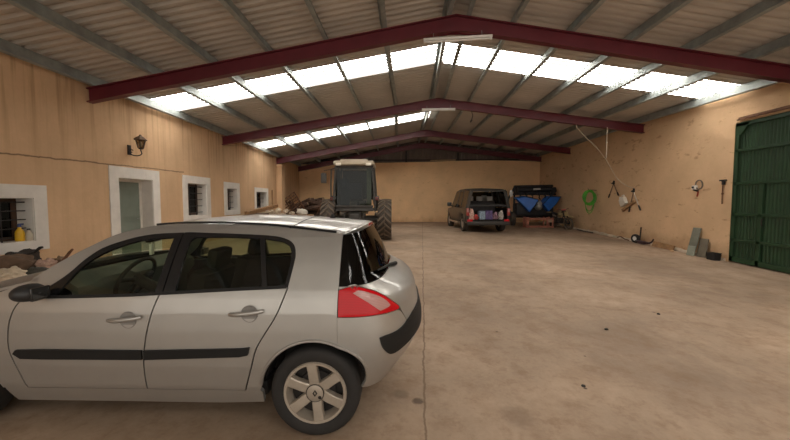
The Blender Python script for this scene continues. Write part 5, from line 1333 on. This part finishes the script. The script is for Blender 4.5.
for k, (x, y, z, s_) in enumerate(((-6.5, 16.6, 1.10, .15), (-6.4, 17.2, 1.13, .17), (-6.6, 17.8, 1.18, .14), (-6.3, 18.2, 1.10, .16), (-6.2, 18.8, .98, .15))):
    m2 = MB(); m2.lump((x, y, z), (s_, s_ * 1.2, s_ * .7), 50 + k, .5, 1.4, 2); tag(m2.build('rubble_block', RUB, smooth=25), ['pale broken block nearest the long plank end', 'large pale block second along the rubble top', 'pale block in the middle of the rubble top', 'pale block fourth along the rubble top', 'pale block at the pilaster end of the rubble'][k], 'stone', 'blocks on the rubble heap')
mb.bm.free()

# ------------------------------------------------------------------ clutter behind the car's nose, by the first window
r = thing('workbench', 'old low wooden bench by the near barred window, buried in sacks', 'bench', (-6.58, 5.6, 0))
mb = MB()
for k in range(5): mb.box((-.40 + k * .20, 0, .36), (.19, 1.5, .04))
mb.build('bench_top', M['wood'], r, smooth=0)
for sx in (-1, 1):
    for sy in (-1, 1):
        mb = MB(); z0 = fz(-6, 5.7); mb.box((sx * .40, sy * .66, (.34 + z0) / 2), (.08, .08, .34 - z0)); mb.build('leg', M['wood'], r, smooth=0)
def cloth(nm, lab, cat, c, size, col, seed, grp='rags and sacks on the bench', amp=.35):
    mb = MB(); mb.lump(c, size, seed, amp, 1.6, 4, .55); return tag(mb.build(nm, mat('cloth_%d' % seed, col, .95, var=.25, scale=8, bmp=.2), smooth=70), lab, cat, grp)
cloth('sack', 'large brown sack heaped on the bench below the near window', 'sack', (-6.70, 5.50, .51), (.26, .50, .20), (.125, .075, .045), 61)
cloth('tarpaulin', 'dark folded tarpaulin at the back of the bench, under the yellow bottle', 'tarpaulin', (-6.99, 5.98, .52), (.10, .36, .22), (.035, .026, .021), 62)
cloth('rag', 'crumpled cream rag at the front of the brown sack', 'cloth', (-6.26, 5.22, .46), (.13, .17, .11), (.55, .45, .33), 63, amp=.6)
cloth('sack', 'dark grey-green sack beside the cream rag', 'sack', (-6.22, 5.56, .43), (.14, .20, .10), (.06, .056, .045), 64)
cloth('rag', 'pinkish crumpled rag at the right end of the bench', 'cloth', (-6.34, 5.84, .50), (.11, .13, .12), (.48, .32, .25), 65, amp=.6)
cloth('rag', 'brown rag beyond the pinkish one on the bench', 'cloth', (-6.42, 6.12, .46), (.12, .13, .15), (.20, .13, .08), 66, amp=.5)
cloth('paper_bag', 'flat pale paper bag behind the pinkish rag', 'bag', (-6.68, 6.10, .42), (.10, .18, .08), (.50, .42, .33), 67)
mb = MB(); mb.tube([(-6.92, 5.82, .72), (-6.83, 5.97, .68), (-6.75, 6.02, .71), (-6.67, 6.05, .79), (-6.63, 6.06, .80)], [.022, .022, .024, .026, .018], 8); tag(mb.build('bent_pipe', M['iron']), 'dark bent pipe end sticking up from the rags by near window', 'pipe')
mb = MB(); mb.tube([(-6.28, 5.99, .40), (-6.18, 6.0, .58), (-6.09, 6.02, .71), (-6.03, 6.02, .77)], [.024, .026, .024, .018], 8); tag(mb.build('stick', M['rust']), 'rusty-brown curved stick leaning up right beside the silver bonnet', 'stick')
sill = OPEN['window_1'][2] + .013
r = thing('spray_bottle', 'yellow plastic bottle with blue cap on sill of near barred window', 'bottle', (XL - .11, 6.36, sill))
YEL = mat('yellow_plastic', (.72, .42, .02), .4, var=.06)
mb = MB(); mb.lathe([(0, 0), (.062, 0), (.068, .01), (.068, .15), (.062, .19), (.030, .24), (.024, .25), (.024, .275), (0, .275)], (0, 0, 0), 'z', 20); mb.build('body', YEL, r)
mb = MB(); mb.cyl((0, 0, .272), (0, 0, .33), .032, .028, 14); mb.box((-.0, .03, .325), (.03, .08, .03), bevel=.006); mb.build('cap', mat('blue_cap', (.03, .06, .20), .4), r)
r = thing('clear_bottle', 'small cloudy bottle right of the yellow bottle on window sill', 'bottle', (XL - .05, 6.465, sill))
CLB = mat('cloudy_plastic', (.50, .44, .34), .35, var=.08)
mb = MB(); mb.lathe([(0, 0), (.05, 0), (.055, .01), (.055, .13), (.022, .19), (.022, .21), (0, .21)], (0, 0, 0), 'z', 18); mb.build('body', CLB, r); mb = MB(); mb.cyl((0, 0, .208), (0, 0, .235), .026, seg=12); mb.build('cap', M['black_plastic'], r)
r = thing('hand_pump', 'small dark tool lying on the sill of tall narrow window', 'tool', (XL - .12, 14.25, OPEN['window_3'][2] + .013))
mb = MB(); mb.lump((0, 0, .06), (.05, .12, .06), 3, .3); mb.build('body', M['iron'], r); mb = MB(); mb.tube([(0, -.05, .08), (0, -.10, .22), (0, -.02, .30)], .018, 6); mb.build('handle', M['iron'], r)
r = MB(); r.box((2.75, YB + .10, 4.47), (1.75, .26, .07), (0, -.02, 0), .01); tag(r.build('plank', M['pale_wood'], smooth=0), 'pale plank lying on top of the back wall under the gable', 'plank')
mb = MB(); mb.tube([(3.2 + k * .3, 20.5 + .0 * k, fz(3.5, 20.5) + .02) for k in range(2)], .02, 6); mb.bm.free()

# little bits lying on the floor
rnd = random.Random(5)
bits = [(2.70, 4.5, .020, 'small dark stone on the open floor, middle right'), (1.66, 3.08, .016, 'small black pebble on the near floor right of the car'), (3.9, 5.2, .02, 'tiny dark stone far right on the open floor')]
for i, (x, y, s_, lb) in enumerate(bits):
    mb = MB(); mb.lump((x, y, fz(x, y) + s_ * .4), (s_ * 1.2, s_, s_ * .7), 70 + i, .4, 1.5, 2); tag(mb.build('pebble', M['iron'], smooth=30), lb, 'pebble')

# ------------------------------------------------------------------ light, camera
w = bpy.data.worlds.new('World'); SC.world = w; w.use_nodes = True
bg = w.node_tree.nodes['Background']; bg.inputs[0].default_value = (1, .93, .83, 1); bg.inputs[1].default_value = 1.25
cd = bpy.data.cameras.new('Camera'); cam = bpy.data.objects.new('Camera', cd); COL.objects.link(cam)
cd.sensor_fit = 'HORIZONTAL'; cd.sensor_width = 36.0; cd.lens = 340.0 / 790.0 * 36.0; cd.clip_start = .05; cd.clip_end = 200
cam.location = (0, 0, 1.645); cam.rotation_euler = (PI / 2 - .0556, 0, .0243)
SC.camera = cam
vs = SC.view_settings
vs.view_transform = 'Standard'; vs.look = 'None'; vs.gamma = 1; vs.use_curve_mapping = False; vs.exposure = EXPO
